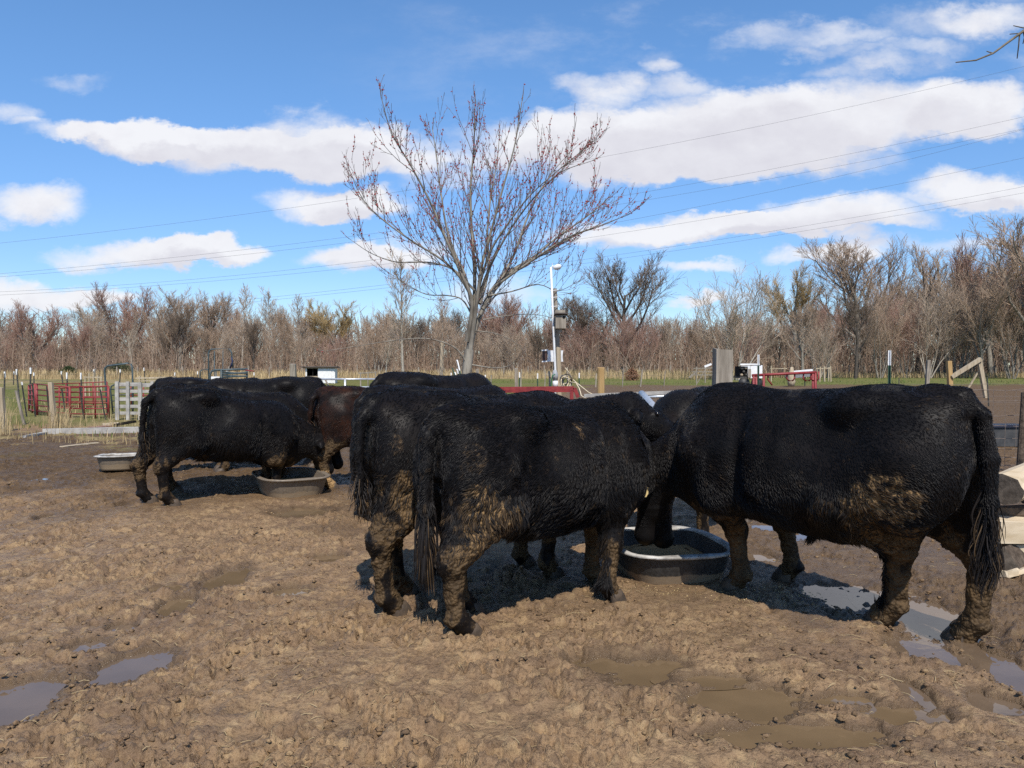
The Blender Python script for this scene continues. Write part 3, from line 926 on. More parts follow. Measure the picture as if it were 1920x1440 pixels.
    if eartag:
        s = eartag
        e = (poll + side_v * s * .25 - up * .08 - np.array([0, 0, .06])) * S
        tb = MB(); tb.box(e + np.array([.03, 0, -.05]), (.06, .07, .105), Matrix.Rotation(-yaw + math.pi * .5, 3, 'Z')); tb.v[0][:, 0] = (tb.v[0][:, 0] - e[0]) * 1.0 + e[0]
        tb = MB(); A_ = np.linspace(0, 2 * math.pi, 11)[:-1]
        ring = np.stack([np.cos(A_) * .026 * (1 - .45 * np.sin(A_)), np.zeros(10), np.sin(A_) * .065], -1)
        ra = Matrix.Rotation(-yaw + R(12), 3, 'Z')
        ring = ring @ np.array(ra).T
        nrm = np.array(ra) @ np.array([0, .004, 0])
        tb.add(np.concatenate([ring - nrm, ring + nrm]) + e + np.array([0, 0, -.05]), [(i, (i + 1) % 10, (i + 1) % 10 + 10, i + 10) for i in range(10)],
               [(0, i, i + 1) for i in range(1, 9)] + [(10, 11 + i, 10 + i) for i in range(1, 9)])
        tb.build("ear_tag", TAG, o)
    # coat of hair
    def strands(cnt, seedk):
        rr_ = np.random.default_rng(seedk)
        a, b, c, d = (P[Q[:, i]] for i in range(4))
        area = np.linalg.norm(np.cross(c - a, d - b), axis=1)
        cen = (a + c) / 2
        fi = rr_.choice(len(Q), cnt, p=area / area.sum())
        u, v = rr_.random((cnt, 1)), rr_.random((cnt, 1))
        p0 = (a[fi] * (1 - u) + b[fi] * u) * (1 - v) + (d[fi] * (1 - u) + c[fi] * u) * v
        n0 = N[Q[fi, 0]]
        m0 = mz[Q[fi, 0]]; pl0 = pale[Q[fi, 0]]
        return p0, n0, m0, pl0, rr_
    if fur:
        p0, n0, m0, pl0, rr_ = strands(fur, seed + 3)
        keep = ((p0[:, 2] > .46) | ((np.abs(p0[:, 0] - .5) > .25) & (p0[:, 0] > -.45)) | (p0[:, 0] < -.965) | (rr_.random(len(p0)) < .45 * (m0 < .6))) & (p0[:, 2] > .10) & ((m0 < .5) | (rr_.random(len(p0)) < .45))
        p0, n0, m0, pl0 = p0[keep], n0[keep], m0[keep], pl0[keep]
        x0, y0, z0 = p0.T
        # the hair lies backwards and down, in swirls; it is drawn together into damp locks
        sw = lambda f_, k_: vnoise(x0 * f_, y0 * f_, z0 * f_, seed + k_) - .5
        flow = np.stack([-.55 + sw(3, 20) * 1.6, sw(4, 21) * .8, -.75 + sw(3, 22) * 1.2], -1)
        flow[:, 2] = np.where(z0 > 1.2, flow[:, 2] * .25, flow[:, 2])
        flow += np.stack([sw(14, 30), sw(14, 31), sw(14, 32)], -1) * 1.1
        flow -= n0 * (flow * n0).sum(1, keepdims=True)
        flow /= np.linalg.norm(flow, axis=1, keepdims=True) + 1e-6
        L = furlen * (.72 + .55 * sstep(1.05, .70, z0)) * (0.65 + .7 * rr_.random(len(p0))) * (1 + .9 * sstep(.8, .55, z0) * (np.abs(x0) < .55)) * (1 + .5 * m0)
        L = L * (1 - .72 * sstep(.78, .50, z0) * ((x0 < -.45) | (x0 > .33)) - .2 * (z0 < .35))
        leg = sstep(.62, .5, z0) * ((x0 < -.45) | (x0 > .33))
        lift = ((.20 + .25 * rr_.random(len(p0)) + .25 * (sw(9, 40) + .5)) * (1 - .5 * leg))[:, None]
        cell = .020 + .014 * float(seed % 3 == 1)
        ck = np.floor(p0 / cell + (np.stack([sw(20, 50), sw(20, 51), sw(20, 52)], -1))).astype(np.int64)
        _, inv = np.unique(ck @ np.array([1, 1000, 1000000]), return_inverse=True)
        cntc = np.bincount(inv)
        cenc = np.stack([np.bincount(inv, p0[:, i]) / cntc for i in range(3)], -1)[inv]
        cfl = np.stack([np.bincount(inv, flow[:, i]) / cntc for i in range(3)], -1)[inv]
        clump = (.35 + .45 * np.clip(m0 + (vnoise(x0 * 4, y0 * 4, z0 * 4, seed + 60) > .5), 0, 1))[:, None] * lock * (.22 + .78 * sstep(1.02, .74, z0))[:, None]
        fl = flow * (1 - clump) + cfl * clump
        pts = []
        for i, s in enumerate((0.0, .33, .67, 1.0)):
            q = p0 + fl * (L[:, None] * s) + n0 * (lift * L[:, None] * (s * (1.25 - .6 * s)))
            target = cenc + cfl * (L[:, None] * s) + n0 * (lift * L[:, None] * s * .8)
            q = q + (target - q) * (clump * s * .75)
            pts.append(q)
        pts = np.stack(pts, 1)
        rad = np.array([1.0, .9, .65, .15])[None, :] * (.0014 * (1 + .6 * m0))[:, None]
        lockr = np.random.default_rng(seed + 9).random(inv.max() + 1)[inv]
        mudf = np.clip((m0 * 1.25 + (lockr - .5) * 1.1 + (vnoise(x0 * 30, y0 * 30, z0 * 30, seed + 70) - .5) * 1.2 - .42) * 1.6, 0, 1) * (.15 + .75 * rr_.random(len(p0)))
        tone = np.clip(rr_.random(len(p0)) * .6 + pl0 * .6 - .15 + sw(5, 80) * .6, 0, 1)
        hair_obj("coat_hair", pts * S, rad * S, dict(mud=mudf, tone=tone), furm, o)
    # switch of the tail
    n_sw = 260 if hs < .013 else 90
    e = np.array(tl[-1]); pts = []
    base = np.array([np.array(tl[i]) + (np.array(tl[i + 1]) - np.array(tl[i])) * t for i, t in zip(r_.integers(max(1, len(tl) - 3), len(tl) - 1, n_sw), r_.random(n_sw))])
    endz = tailz
    cu = r_.uniform(-1, 1, (n_sw, 2))
    for s in np.linspace(0, 1, 9):
        spread = .020 + .045 * math.sin(min(1, s * 1.25) * math.pi * .8)
        wav = .012 * np.sin(s * 9 + np.round(cu[:, :1] * 3))
        tip = np.array([e[0], e[1], 0]) + np.concatenate([cu * spread + wav, np.zeros((n_sw, 1))], 1)
        zz_ = base[:, 2:] + (endz + (base[:, 2:] - e[2]) * .6 + r_.random((1, 1)) * 0 + np.abs(cu[:, :1]) * .10 - base[:, 2:]) * s
        q = np.concatenate([base[:, :2] * (1 - s) + tip[:, :2] * s + cu * spread * .5 * s, zz_], 1)
        pts.append(q)
    pts = np.stack(pts, 1)
    rad = np.repeat(np.array([[1, 1, 1, 1, .95, .9, .8, .6, .3]]) * .0026, n_sw, 0)
    hair_obj("tail_switch", pts * S, rad * S, dict(mud=(r_.random(n_sw) < .12) * .5, tone=r_.random(n_sw) * .8 + .4), furm, o)
    return o

def hair_obj(name, pts, rad, at_, mat, parent):
    n, k = pts.shape[:2]
    hc = bpy.data.hair_curves.new(name)
    hc.add_curves([k] * n)
    hc.attributes['position'].data.foreach_set('vector', pts.astype(np.float32).ravel())
    ra = hc.attributes.get('radius') or hc.attributes.new('radius', 'FLOAT', 'POINT')
    ra.data.foreach_set('value', np.broadcast_to(rad, (n, k)).astype(np.float32).ravel())
    for key, v in at_.items():
        a = hc.attributes.new(key, 'FLOAT', 'CURVE')
        a.data.foreach_set('value', np.asarray(v, dtype=np.float32))
    hc.materials.append(mat)
    return link(name, hc, parent)

def behind(foot_px, yaw, lx, ly, scale=1.0):
    """root of a cow from the pixel of one hoof whose place in the cow is lx, ly"""
    g = ground_at(*foot_px)
    return (g.x - (lx * math.cos(yaw) - ly * math.sin(yaw)) * scale, g.y - (lx * math.sin(yaw) + ly * math.cos(yaw)) * scale)

# the steer in front, seen from its right and a little behind
ya = R(40)
make_cow("black steer in front, thick dried mud on its thigh, hair-ended tail hanging beside it", behind((868, 1196), ya, -.84, -.19, .96), ya, .96,
         feet=dict(rh=(868, 1196), rf=(1142, 1128), lh=(-.55, .17), lf=(.62, .16)), head='down', hs=.012, fat=1.11, fur=130000, furlen=.026, lock=1.0, seed=1,
         patches=[(-.72, -1, .70, .19, .24, .95, .5), (-.80, -1, 1.06, .09, .11, .34, .5), (.02, -1, 1.19, .03, .05, .4, 1.0)], tailz=.22,
         tail=[(-.88, 0, 1.30), (-.975, -.02, 1.19), (-1.0, -.04, 1.0), (-1.01, -.05, .78), (-1.0, -.05, .62)], headargs=dict(poll=(1.10, 0.02, .82), muz=(1.25, .02, .26)))
yb = R(38)
make_cow("black steer squeezed behind the front one, its head raised above that steer's shoulder", behind((735, 1144), yb, -.84, -.19, 1.0), yb, 1.0,
         feet=dict(rh=(735, 1144), lh=(-.56, .16), rf=(.5, -.15)), head='up', hs=.014, fat=1.12, fur=55000, furlen=.026, seed=2,
         patches=[(-.74, -1, .70, .18, .18, .6, .2), (-.84, -1, 1.08, .05, .10, .36, .5)], tailz=.52,
         headargs=dict(poll=(1.36, -.14, 1.17), muz=(1.74, -.36, .95)), tail=[(-.88, 0, 1.30), (-.975, -.03, 1.19), (-1.0, -.06, 1.0), (-1.0, -.08, .85), (-1.0, -.09, .72)])
make_cow("black steer third in the row, plain dark tail end nearest the reddish steer", (-.69, 8.3), R(36), .985,
         feet=None, head='down', hs=.018, fat=1.07, fur=26000, furlen=.026, seed=3, tailz=.38)
make_cow("smaller reddish-black steer with one white hind foot, between the two tubs", behind((618, 916), R(26), -.80, -.19, .93), R(26), .93,
         head='down', hs=.018, fat=1.09, fur=26000, furlen=.026, seed=4, coat=COAT_RED, furm=FUR_RED, white_foot='rh', tailz=.5)
make_cow("big black steer with caked brown thigh and curly muddy tail, beside the cut logs", (1.84, 5.00), R(131), 1.05,
         feet=dict(lh=(1662, 1168), rh=(1812, 1190), lf=(1385, 1106), rf=(1482, 1088)), head='down', hs=.012, fat=1.15, fur=120000, furlen=.016, lock=.35, seed=5, mud=1.7,
         patches=[(-.60, 1, .78, .27, .17, .95, .35), (-.72, 1, .84, .13, .11, 1.0, .75), (-.50, 1, .58, .22, .2, .8, .1), (-.30, 1, .70, .12, .1, .6, .1)], sheath=True, tailz=.26, hump=.01,
         tail=[(-.86, 0, 1.31), (-.95, -.01, 1.22), (-.985, -.02, 1.0), (-.985, -.02, .78), (-.97, -.02, .58)], headargs=dict(poll=(1.06, .05, .78), muz=(1.17, .05, .28)), eartag=1)
make_cow("black steer across the main tub, mostly hidden by the big steer's neck", (1.78, 7.45), R(238), .98,
         head='down', hs=.02, fat=1.07, fur=34000, furlen=.026, seed=6, headargs=dict(poll=(1.08, 0, .80), muz=(1.2, 0, .3)))
yg = R(40)
make_cow("black steer at the second tub, its tail towards the fence, front end standing lower", behind((318, 950), yg, -.80, -.19, .95), yg, .95,
         feet=dict(rh=(318, 950), lh=(-.95, .16)), head='down', hs=.016, fat=1.10, fur=46000, furlen=.026, seed=7, drop=.20,
         headargs=dict(poll=(1.12, -.04, .62), muz=(1.26, -.06, .24)), tailz=.42, tail=[(-.88, 0, 1.30), (-.99, .03, 1.20), (-1.01, .06, 1.0), (-1.01, .07, .78), (-1.0, .07, .60)])
make_cow("black steer feeding beyond the one at the second tub, only neck and legs showing", (-3.42, 10.0), R(24), .96,
         head='down', hs=.02, fat=1.07, fur=34000, furlen=.032, seed=8, drop=.12, headargs=dict(poll=(1.1, -.12, .72), muz=(1.24, -.2, .28)))
make_cow("big black steer standing with lowered head behind the second tub", (-3.78, 11.9), R(203), 1.0,
         head='down', hs=.02, fat=1.07, fur=24000, furlen=.03, seed=9)
make_cow("black steer by the grey board fence, with a yellow smear on its shoulder", (-4.75, 12.9), R(14), .99,
         head='down', hs=.024, fat=1.07, fur=12000, furlen=.03, seed=10, patches=[(.30, -1, 1.12, .03, .22, .9, 1.0)])
make_cow("dark grey-backed steer seen over the rumps of the row at the main tub", (-.98, 10.9), R(40), 1.06,
         head='down', hs=.022, fat=1.07, fur=16000, furlen=.03, seed=12)
# ------------------------------------------------------------------ trees
def bark(name, c0, c1, sc=14):
    return simple(name, c0, c1, 0.9, sc, bmp=0.5, bdist=0.02, stretch=(1, 1, .25), spec=.15)
BARK_GREY = bark("grey_bark", (0.149, 0.131, 0.108), (0.329, 0.299, 0.247))
BARK_DARK = bark("dark_bark", (0.047, 0.041, 0.035), (0.115, 0.097, 0.081))
BARK_PALE = bark("pale_bark", (0.276, 0.241, 0.196), (0.460, 0.414, 0.345))
TWIG_BROWN = simple("brown_twigs", (0.304, 0.225, 0.163), (0.446, 0.333, 0.241), .9, .35, spec=.1)
TWIG_RED = simple("reddish_twigs", (0.317, 0.198, 0.154), (0.424, 0.271, 0.210), .9, .35, spec=.1)
TWIG_GREY = simple("grey_twigs", (0.344, 0.268, 0.204), (0.517, 0.413, 0.310), .9, .35, spec=.1)
TWIG_DARK = simple("dark_twigs", (0.142, 0.110, 0.085), (0.228, 0.177, 0.133), .9, .35, spec=.1)
TWIG_YELLOW = simple("yellow_twigs", (0.358, 0.264, 0.129), (0.458, 0.336, 0.172), .9, .35, spec=.1)
BRUSH = simple("brush_twigs", (0.196, 0.137, 0.099), (0.290, 0.209, 0.154), .9, .25, spec=.1)
BUD = simple("red_buds", (.27, .028, .034), (.42, .085, .075), .6, 30, spec=.2)

def grow(rr, p0, d0, length, r0, level, spec, out):
    """recursive limbs: out collects (points, radii, level)"""
    L = spec['levels'][min(level, len(spec['levels']) - 1)]
    n = L.get('seg', 5)
    pts = [np.array(p0, float)]; d = np.array(d0, float); d /= np.linalg.norm(d)
    rad = [r0]
    for i in range(n):
        d = d + rr.normal(0, L.get('wob', .12), 3) + np.array([0, 0, L.get('up', .05)])
        d /= np.linalg.norm(d)
        pts.append(pts[-1] + d * length / n)
        rad.append(r0 * (1 - (1 - L.get('taper', .35)) * (i + 1) / n))
    pts = np.array(pts); rad = np.array(rad)
    out.append((pts, rad, level))
    if level + 1 >= len(spec['levels']): return
    C = spec['levels'][level + 1]
    cnt = C['n'] if np.isscalar(C['n']) else rr.integers(C['n'][0], C['n'][1] + 1)
    if level > 0: cnt = max(2, int(round(cnt * spec.get('more', 1) * min(1.3, max(.8, length / (spec['H'] * L.get('ref', .4)))))))
    az = rr.uniform(0, 6.28)
    for i in range(cnt):
        t = C['from'] + (1 - C['from']) * ((i + rr.uniform(.1, .9)) / cnt)
        f = t * n; k = min(int(f), n - 1)
        p = pts[k] + (pts[k + 1] - pts[k]) * (f - k)
        dk = pts[k + 1] - pts[k]; dk = dk / np.linalg.norm(dk)
        az += 2.4 + rr.uniform(-.5, .5)
        ref = np.array([0, 0, 1.0]) if abs(dk[2]) < .9 else np.array([1.0, 0, 0])
        a = np.cross(dk, ref); a /= np.linalg.norm(a); b = np.cross(dk, a)
        side = a * math.cos(az) + b * math.sin(az)
        ang = R(C['ang'] + rr.uniform(-12, 12)) * (1 - .3 * t)
        nd = dk * math.cos(ang) + side * math.sin(ang)
        ln = length * C['len'] * rr.uniform(.7, 1.2) * (1 - C.get('short', .45) * t)
        rk = rad[k] + (rad[k + 1] - rad[k]) * (f - k)
        grow(rr, p, nd, ln, min(rk * .8, max(r0 * C.get('rad', .5), spec['rmin'])), level + 1, spec, out)
    if L.get('fork'):
        pass

def tree_meshes(spec, seed):
    rr = np.random.default_rng(seed)
    out = []
    for st in spec.get('stems', [((0, 0, 0), (0, 0, 1), 1.0, 1.0)]):
        grow(rr, np.array(st[0]) * 1.0, st[1], spec['H'] * spec['levels'][0]['len'] * st[2], spec['r'] * st[3], 0, spec, out)
    wood = [o for o in out if o[2] <= spec.get('wood', 1)]
    crown = [o for o in out if o[2] > spec.get('wood', 1)]
    v, q, _ = tube_arrays([o[0] for o in wood], [np.maximum(o[1], spec['rmin']) for o in wood], 6)
    m1 = (v, q)
    V, Q, n = [], [], 0
    v, q, _ = tube_arrays([o[0] for o in crown], [np.maximum(o[1], spec['rmin']) for o in crown], 3)
    return m1, (v, q), crown

def spec(H, r, rmin, *levels, **k): return dict(H=H, r=r, rmin=rmin, levels=levels, **k)
Lv = lambda **k: k
FAR = .0125
F0_ = lambda v: {'from': v}
KINDS = {
 # broad open crown on a stout trunk
 'broad': spec(17, .34, FAR, Lv(len=.60, seg=7, wob=.05, up=.05, taper=.3), Lv(n=(10, 12), len=.72, ang=46, seg=7, wob=.10, up=.11, rad=.42, short=.35, **F0_(.30)),
               Lv(n=11, len=.46, ang=36, seg=5, wob=.12, up=.10, rad=.34, ref=.4, short=.15, **F0_(.25)), Lv(n=8, len=.52, ang=30, seg=3, wob=.12, up=.07, rad=.40, ref=.2, short=.1, **F0_(.2)),
               Lv(n=9, len=.55, ang=28, seg=1, wob=.1, up=.04, rad=.6, ref=.08, short=0, **F0_(.2))),
 # several ascending leaders
 'maple': spec(17, .26, FAR, Lv(len=.36, seg=5, wob=.04, up=.05, taper=.6), Lv(n=(8, 10), len=1.45, ang=32, seg=8, wob=.06, up=.045, rad=.5, short=.25, **F0_(.35)),
               Lv(n=13, len=.34, ang=30, seg=5, wob=.09, up=.12, rad=.34, ref=.5, short=.2, **F0_(.2)), Lv(n=8, len=.52, ang=26, seg=3, wob=.11, up=.09, rad=.42, ref=.2, short=.1, **F0_(.15)),
               Lv(n=9, len=.55, ang=26, seg=1, wob=.1, up=.05, rad=.6, ref=.08, short=0, **F0_(.15))),
 # narrow poplar with a single pale stem
 'poplar': spec(16, .15, FAR, Lv(len=.95, seg=9, wob=.025, up=.03, taper=.12), Lv(n=32, len=.22, ang=38, seg=5, wob=.08, up=.15, rad=.26, short=.5, **F0_(.32)),
                Lv(n=9, len=.45, ang=28, seg=3, wob=.11, up=.11, rad=.45, ref=.2, short=.1, **F0_(.2)), Lv(n=7, len=.5, ang=26, seg=1, wob=.1, up=.06, rad=.6, ref=.08, short=0, **F0_(.2)), wood=0),
 # bushy, many stems from the ground
 'bushy': spec(12, .10, FAR, Lv(len=.85, seg=7, wob=.06, up=.03, taper=.15), Lv(n=11, len=.42, ang=30, seg=5, wob=.10, up=.08, rad=.38, short=.2, **F0_(.2)),
               Lv(n=8, len=.48, ang=30, seg=3, wob=.12, up=.06, rad=.45, ref=.3, short=.1, **F0_(.15)), Lv(n=8, len=.55, ang=28, seg=1, wob=.1, up=.03, rad=.6, ref=.12, short=0, **F0_(.1)),
               stems=[((math.cos(a) * .3, math.sin(a) * .3, 0), (math.cos(a) * t, math.sin(a) * t, 1), s, .9) for a, t, s in ((0, .12, 1), (1.1, .35, .9), (2.2, .2, .95), (3.3, .42, .85), (4.2, .3, .9), (5.3, .5, .8))], wood=0),
 # willow: dense fine rounded head
 'willow': spec(14, .32, FAR, Lv(len=.42, seg=5, wob=.07, up=.03, taper=.6), Lv(n=8, len=.95, ang=40, seg=6, wob=.10, up=.10, rad=.45, short=.25, **F0_(.4)),
                Lv(n=10, len=.40, ang=34, seg=5, wob=.11, up=.09, rad=.34, ref=.4, short=.1, **F0_(.35)), Lv(n=11, len=.55, ang=30, seg=3, wob=.11, up=.03, rad=.42, ref=.2, short=.1, **F0_(.25)),
                Lv(n=9, len=.6, ang=28, seg=1, wob=.1, up=-.01, rad=.6, ref=.08, short=0, **F0_(.1))),
 # old broken tree with few heavy limbs
 'snag': spec(17, .30, FAR, Lv(len=.48, seg=6, wob=.05, up=.04, taper=.6), Lv(n=5, len=1.0, ang=24, seg=8, wob=.12, up=.08, rad=.55, short=.2, **F0_(.5)),
              Lv(n=9, len=.30, ang=44, seg=5, wob=.14, up=.08, rad=.34, ref=.5, short=.2, **F0_(.3)), Lv(n=8, len=.5, ang=32, seg=3, wob=.14, up=.07, rad=.42, ref=.2, short=.1, **F0_(.2)),
              Lv(n=9, len=.55, ang=30, seg=1, wob=.1, up=.05, rad=.6, ref=.08, short=0, **F0_(.2))),
}
LOOK = {'oak_dark': ('broad', BARK_DARK, TWIG_DARK), 'broad_grey': ('broad', BARK_GREY, TWIG_GREY), 'broad_brown': ('broad', BARK_GREY, TWIG_BROWN), 'maple_red': ('maple', BARK_GREY, TWIG_RED),
        'maple_brown': ('maple', BARK_GREY, TWIG_BROWN), 'poplar_pale': ('poplar', BARK_PALE, TWIG_GREY), 'poplar_brown': ('poplar', BARK_GREY, TWIG_BROWN),
        'bushy_brown': ('bushy', BARK_GREY, TWIG_BROWN), 'bushy_red': ('bushy', BARK_GREY, TWIG_RED), 'bushy_pale': ('bushy', BARK_PALE, TWIG_GREY),
        'willow_gold': ('willow', BARK_GREY, TWIG_YELLOW), 'snag_grey': ('snag', BARK_GREY, TWIG_GREY), 'snag_dark': ('snag', BARK_DARK, TWIG_BROWN)}
LIB = {}
def tree_lib(look, variant):
    kd, bk, tw = LOOK[look]
    key = (kd, variant)
    if key not in LIB:
        (wv, wq), (cv, cq), _ = tree_meshes(KINDS[kd], 700 + variant * 31 + len(kd) * 7 + sum(map(ord, kd)))
        top = np.percentile(cv[:, 2], 99.7); wid = np.percentile(np.hypot(cv[:, 0], cv[:, 1]), 95) * .86
        LIB[key] = (np_mesh("trunk", wv, wq, True, [BARK_GREY]), np_mesh("crown", cv, cq, True, [TWIG_BROWN]), top, wid)
    return LIB[key] + (bk, tw)

tree_rng = np.random.default_rng(77)
def put_tree(look, variant, u, vtop, Y, label, name='bare_tree', group="bare trees of the far wood", wpx=None, rot=None):
    """a tree at bearing u and distance Y whose top reaches pixel row vtop"""
    tm, cm, top, wid, bk, tw = tree_lib(look, variant)
    p = at(u, vtop, Y)
    sz = (p.z + .1) / top
    sxy = sz if wpx is None else min(max((wpx / FX * Y / 2) / wid, .8 * sz), 1.35 * sz)
    t = thing(name, label, "tree", (p.x, Y, -.1), tree_rng.uniform(0, 6.28) if rot is None else rot, group)
    t.scale = (sxy, sxy, sz)
    for nm, me_, mt in (("trunk", tm, bk), ("crown", cm, tw)):
        o = link(nm, me_, t); o.material_slots[0].link = 'OBJECT'; o.material_slots[0].material = mt
    return t

# trees one can point at, west to east: pixel column, top row, distance, width
G = "bare trees of the far wood"
FEATURED = [
 ('maple_red', 0, 66, 568, 118, 105, "narrow-stemmed bare tree with pinkish twigs, westernmost at the wood's edge"),
 ('broad_grey', 0, 168, 566, 122, 120, "grey spreading bare tree just east of the pinkish westernmost one"),
 ('maple_red', 1, 248, 538, 125, 130, "tall reddish maple above the red livestock panels' end of the wood"),
 ('broad_brown', 0, 335, 541, 120, 150, "wide dense brown tree rising beyond the grey board fence"),
 ('poplar_pale', 0, 452, 532, 112, 60, "slim pale poplar, first of the three over the cattle chute"),
 ('poplar_pale', 1, 508, 540, 114, 58, "slim pale poplar, second of the three over the cattle chute"),
 ('poplar_pale', 0, 566, 553, 116, 54, "slim pale poplar, third of the three, just above the white shed"),
 ('willow_gold', 0, 636, 562, 122, 105, "rounded yellowish willow just behind the white shed's roof"),
 ('poplar_pale', 1, 757, 474, 48, 120, "pale forked tree standing nearer than the wood, behind the budding maple"),
 ('maple_red', 0, 945, 548, 112, 130, "dark reddish tree between the budding maple and the birdhouse pole"),
 ('oak_dark', 1, 1088, 552, 116, 150, "dark oak just past the birdhouse pole, lower than the great one beside it"),
 ('oak_dark', 0, 1172, 474, 112, 170, "great dark oak with clear trunk and open round crown, beside the birdhouse pole"),
 ('bushy_pale', 0, 1378, 508, 82, 140, "pale many-stemmed tree right behind the thick grey gatepost"),
 ('willow_gold', 1, 1497, 503, 116, 105, "yellow-topped willow above the red hay rack"),
 ('broad_brown', 1, 1612, 446, 112, 210, "largest brown tree, broad and round, over the tall white-topped steel post"),
 ('snag_dark', 0, 1722, 468, 106, 80, "broken old tree with a dark fork, over the braced corner posts"),
 ('snag_grey', 1, 1778, 456, 110, 120, "grey crooked-limbed tree beside the broken old forked one"),
 ('maple_red', 1, 1862, 448, 104, 140, "warm reddish tall tree second from the eastern edge of the wood"),
 ('broad_brown', 0, 1935, 396, 92, 170, "tallest brown tree at the eastern end of the wood"),
 ('bushy_pale', 1, 1535, 590, 84, 70, "small pale curving sapling standing in front of the wood behind the hay rack"),
 ('poplar_brown', 0, 828, 548, 105, 60, "brown slim tree seen through the stems of the budding maple"),
 ('broad_brown', 1, 395, 553, 126, 100, "brown round-headed tree over the green cattle chute"),
 ('bushy_brown', 0, 705, 578, 100, 110, "low brown brushy tree between the white shed and the budding maple"),
 ('poplar_pale', 0, 722, 602, 60, 36, "thin white-stemmed sapling east of the white shed"),
]
for (lk, va, u, vt, Y, w, lab) in FEATURED:
    put_tree(lk, va, u, vt, Y, lab, wpx=w)
# the rest of the wood, nothing to tell one from the next
SAYS = {'maple_brown': "brown upright-branched bare tree", 'poplar_brown': "slim brown bare poplar", 'bushy_brown': "low brown many-stemmed tree", 'maple_red': "reddish upright-branched bare tree",
        'broad_brown': "brown wide-crowned bare tree", 'poplar_pale': "slim pale-stemmed bare poplar", 'bushy_red': "low reddish many-stemmed tree", 'broad_grey': "grey wide-crowned bare tree",
        'oak_dark': "dark wide-crowned bare oak", 'bushy_pale': "low pale many-stemmed tree"}
def stretch(u): return "in the wood west of the white shed" if u < 600 else ("in the wood between shed and thick gatepost" if u < 1355 else "in the tall wood east of the thick gatepost")
fill_kinds = ['maple_brown', 'poplar_brown', 'bushy_brown', 'maple_red', 'broad_brown', 'poplar_pale', 'bushy_red', 'broad_grey', 'oak_dark', 'bushy_pale']
def skyline(u):
    return np.interp(u, [-300, 0, 100, 200, 300, 420, 620, 700, 900, 1000, 1100, 1260, 1320, 1440, 1560, 1650, 1760, 1900, 2300], [600, 600, 605, 575, 560, 570, 580, 590, 570, 590, 572, 590, 590, 575, 545, 520, 500, 470, 440])
for i in range(150):
    u = -260 + 2440 * (i + tree_rng.uniform(0, 1)) / 150
    row = i % 3
    Y = (108, 124, 142)[row] + tree_rng.uniform(-6, 6) - (12 if u > 1500 else 0)
    vt = skyline(u) + tree_rng.uniform(0, 50) + (0, -4, -8)[row]
    lk = fill_kinds[int(tree_rng.integers(len(fill_kinds)))]
    put_tree(lk, int(tree_rng.integers(2)), u, vt, Y, SAYS[lk] + ", among its like " + stretch(u), group=SAYS[lk] + "s " + stretch(u))

# brushwood under and behind them: a tangle nobody could count
def thicket(name, label, n, y0, y1, h0, h1, mats, u0=-420, u1=2340, seed=5, width=.03):
    rr = np.random.default_rng(seed)
    groups = [([], []) for _ in mats]
    for i in range(n):
        u = rr.uniform(u0, u1); Y = rr.uniform(y0, y1)
        x = (u - 960) / FX * Y
        cl = fbm2(np.array([x * .06]), np.array([Y * .06 + seed]), 2, 300 + seed)[0]
        H = rr.uniform(h0, h1) * (.45 + 1.1 * cl) * (1.15 if u > 1500 else (.92 if u < 700 else 1))
        lean = rr.normal(0, .16, 2)
        k = 4
        t = np.linspace(0, 1, k)[:, None]
        bend = rr.normal(0, .12, 2)
        p = np.concatenate([x + (lean[0] * t + bend[0] * t * t) * H, Y + (lean[1] * t + bend[1] * t * t) * H, t * H - .1], 1)
        gidx = int(rr.integers(len(mats)))
        P_, R_ = groups[gidx]
        w = width * rr.uniform(.6, 1.5)
        P_.append(p); R_.append(w * np.array([1, .85, .65, .35]))
        for j in range(int(rr.integers(4, 8))):
            tt = rr.uniform(.15, .95); b = p[0] * (1 - tt) + p[-1] * tt
            L = H * rr.uniform(.12, .34) * (1.2 - .5 * tt)
            a = rr.uniform(0, 6.28); up = rr.uniform(.25, 1.0)
            d = np.array([math.cos(a), math.sin(a), up]); d /= np.linalg.norm(d)
            P_.append(np.array([b, b + d * L * .55 + rr.normal(0, .05, 3) * L, b + d * L + np.array([0, 0, .1 * L])])); R_.append(w * np.array([.6, .45, .25]))
    for (P_, R_), m in zip(groups, mats):
        v, q, _ = tube_arrays(P_, R_, 3)
        o = link(name, np_mesh(name, v, q, True, [m]))
        tag(o, label, None, None, "stuff")
thicket("undergrowth", "tangled leafless brush filling the foot of the wood", 2100, 101, 116, 2.5, 6.0, [BRUSH, TWIG_BROWN, BRUSH], seed=5, width=.034)
thicket("undergrowth", "deep leafless thicket within the wood", 2300, 120, 150, 5.0, 9.5, [BRUSH, TWIG_DARK, BRUSH], seed=6, width=.06)
thicket("undergrowth", "the wood's far side closing the gaps between trunks", 2000, 152, 190, 6.5, 11.0, [TWIG_DARK, BRUSH], seed=8, width=.10)

thicket("undergrowth", "low scrub closing the wood's far side", 1500, 150, 178, 3.0, 6.0, [BRUSH], seed=9, width=.13)

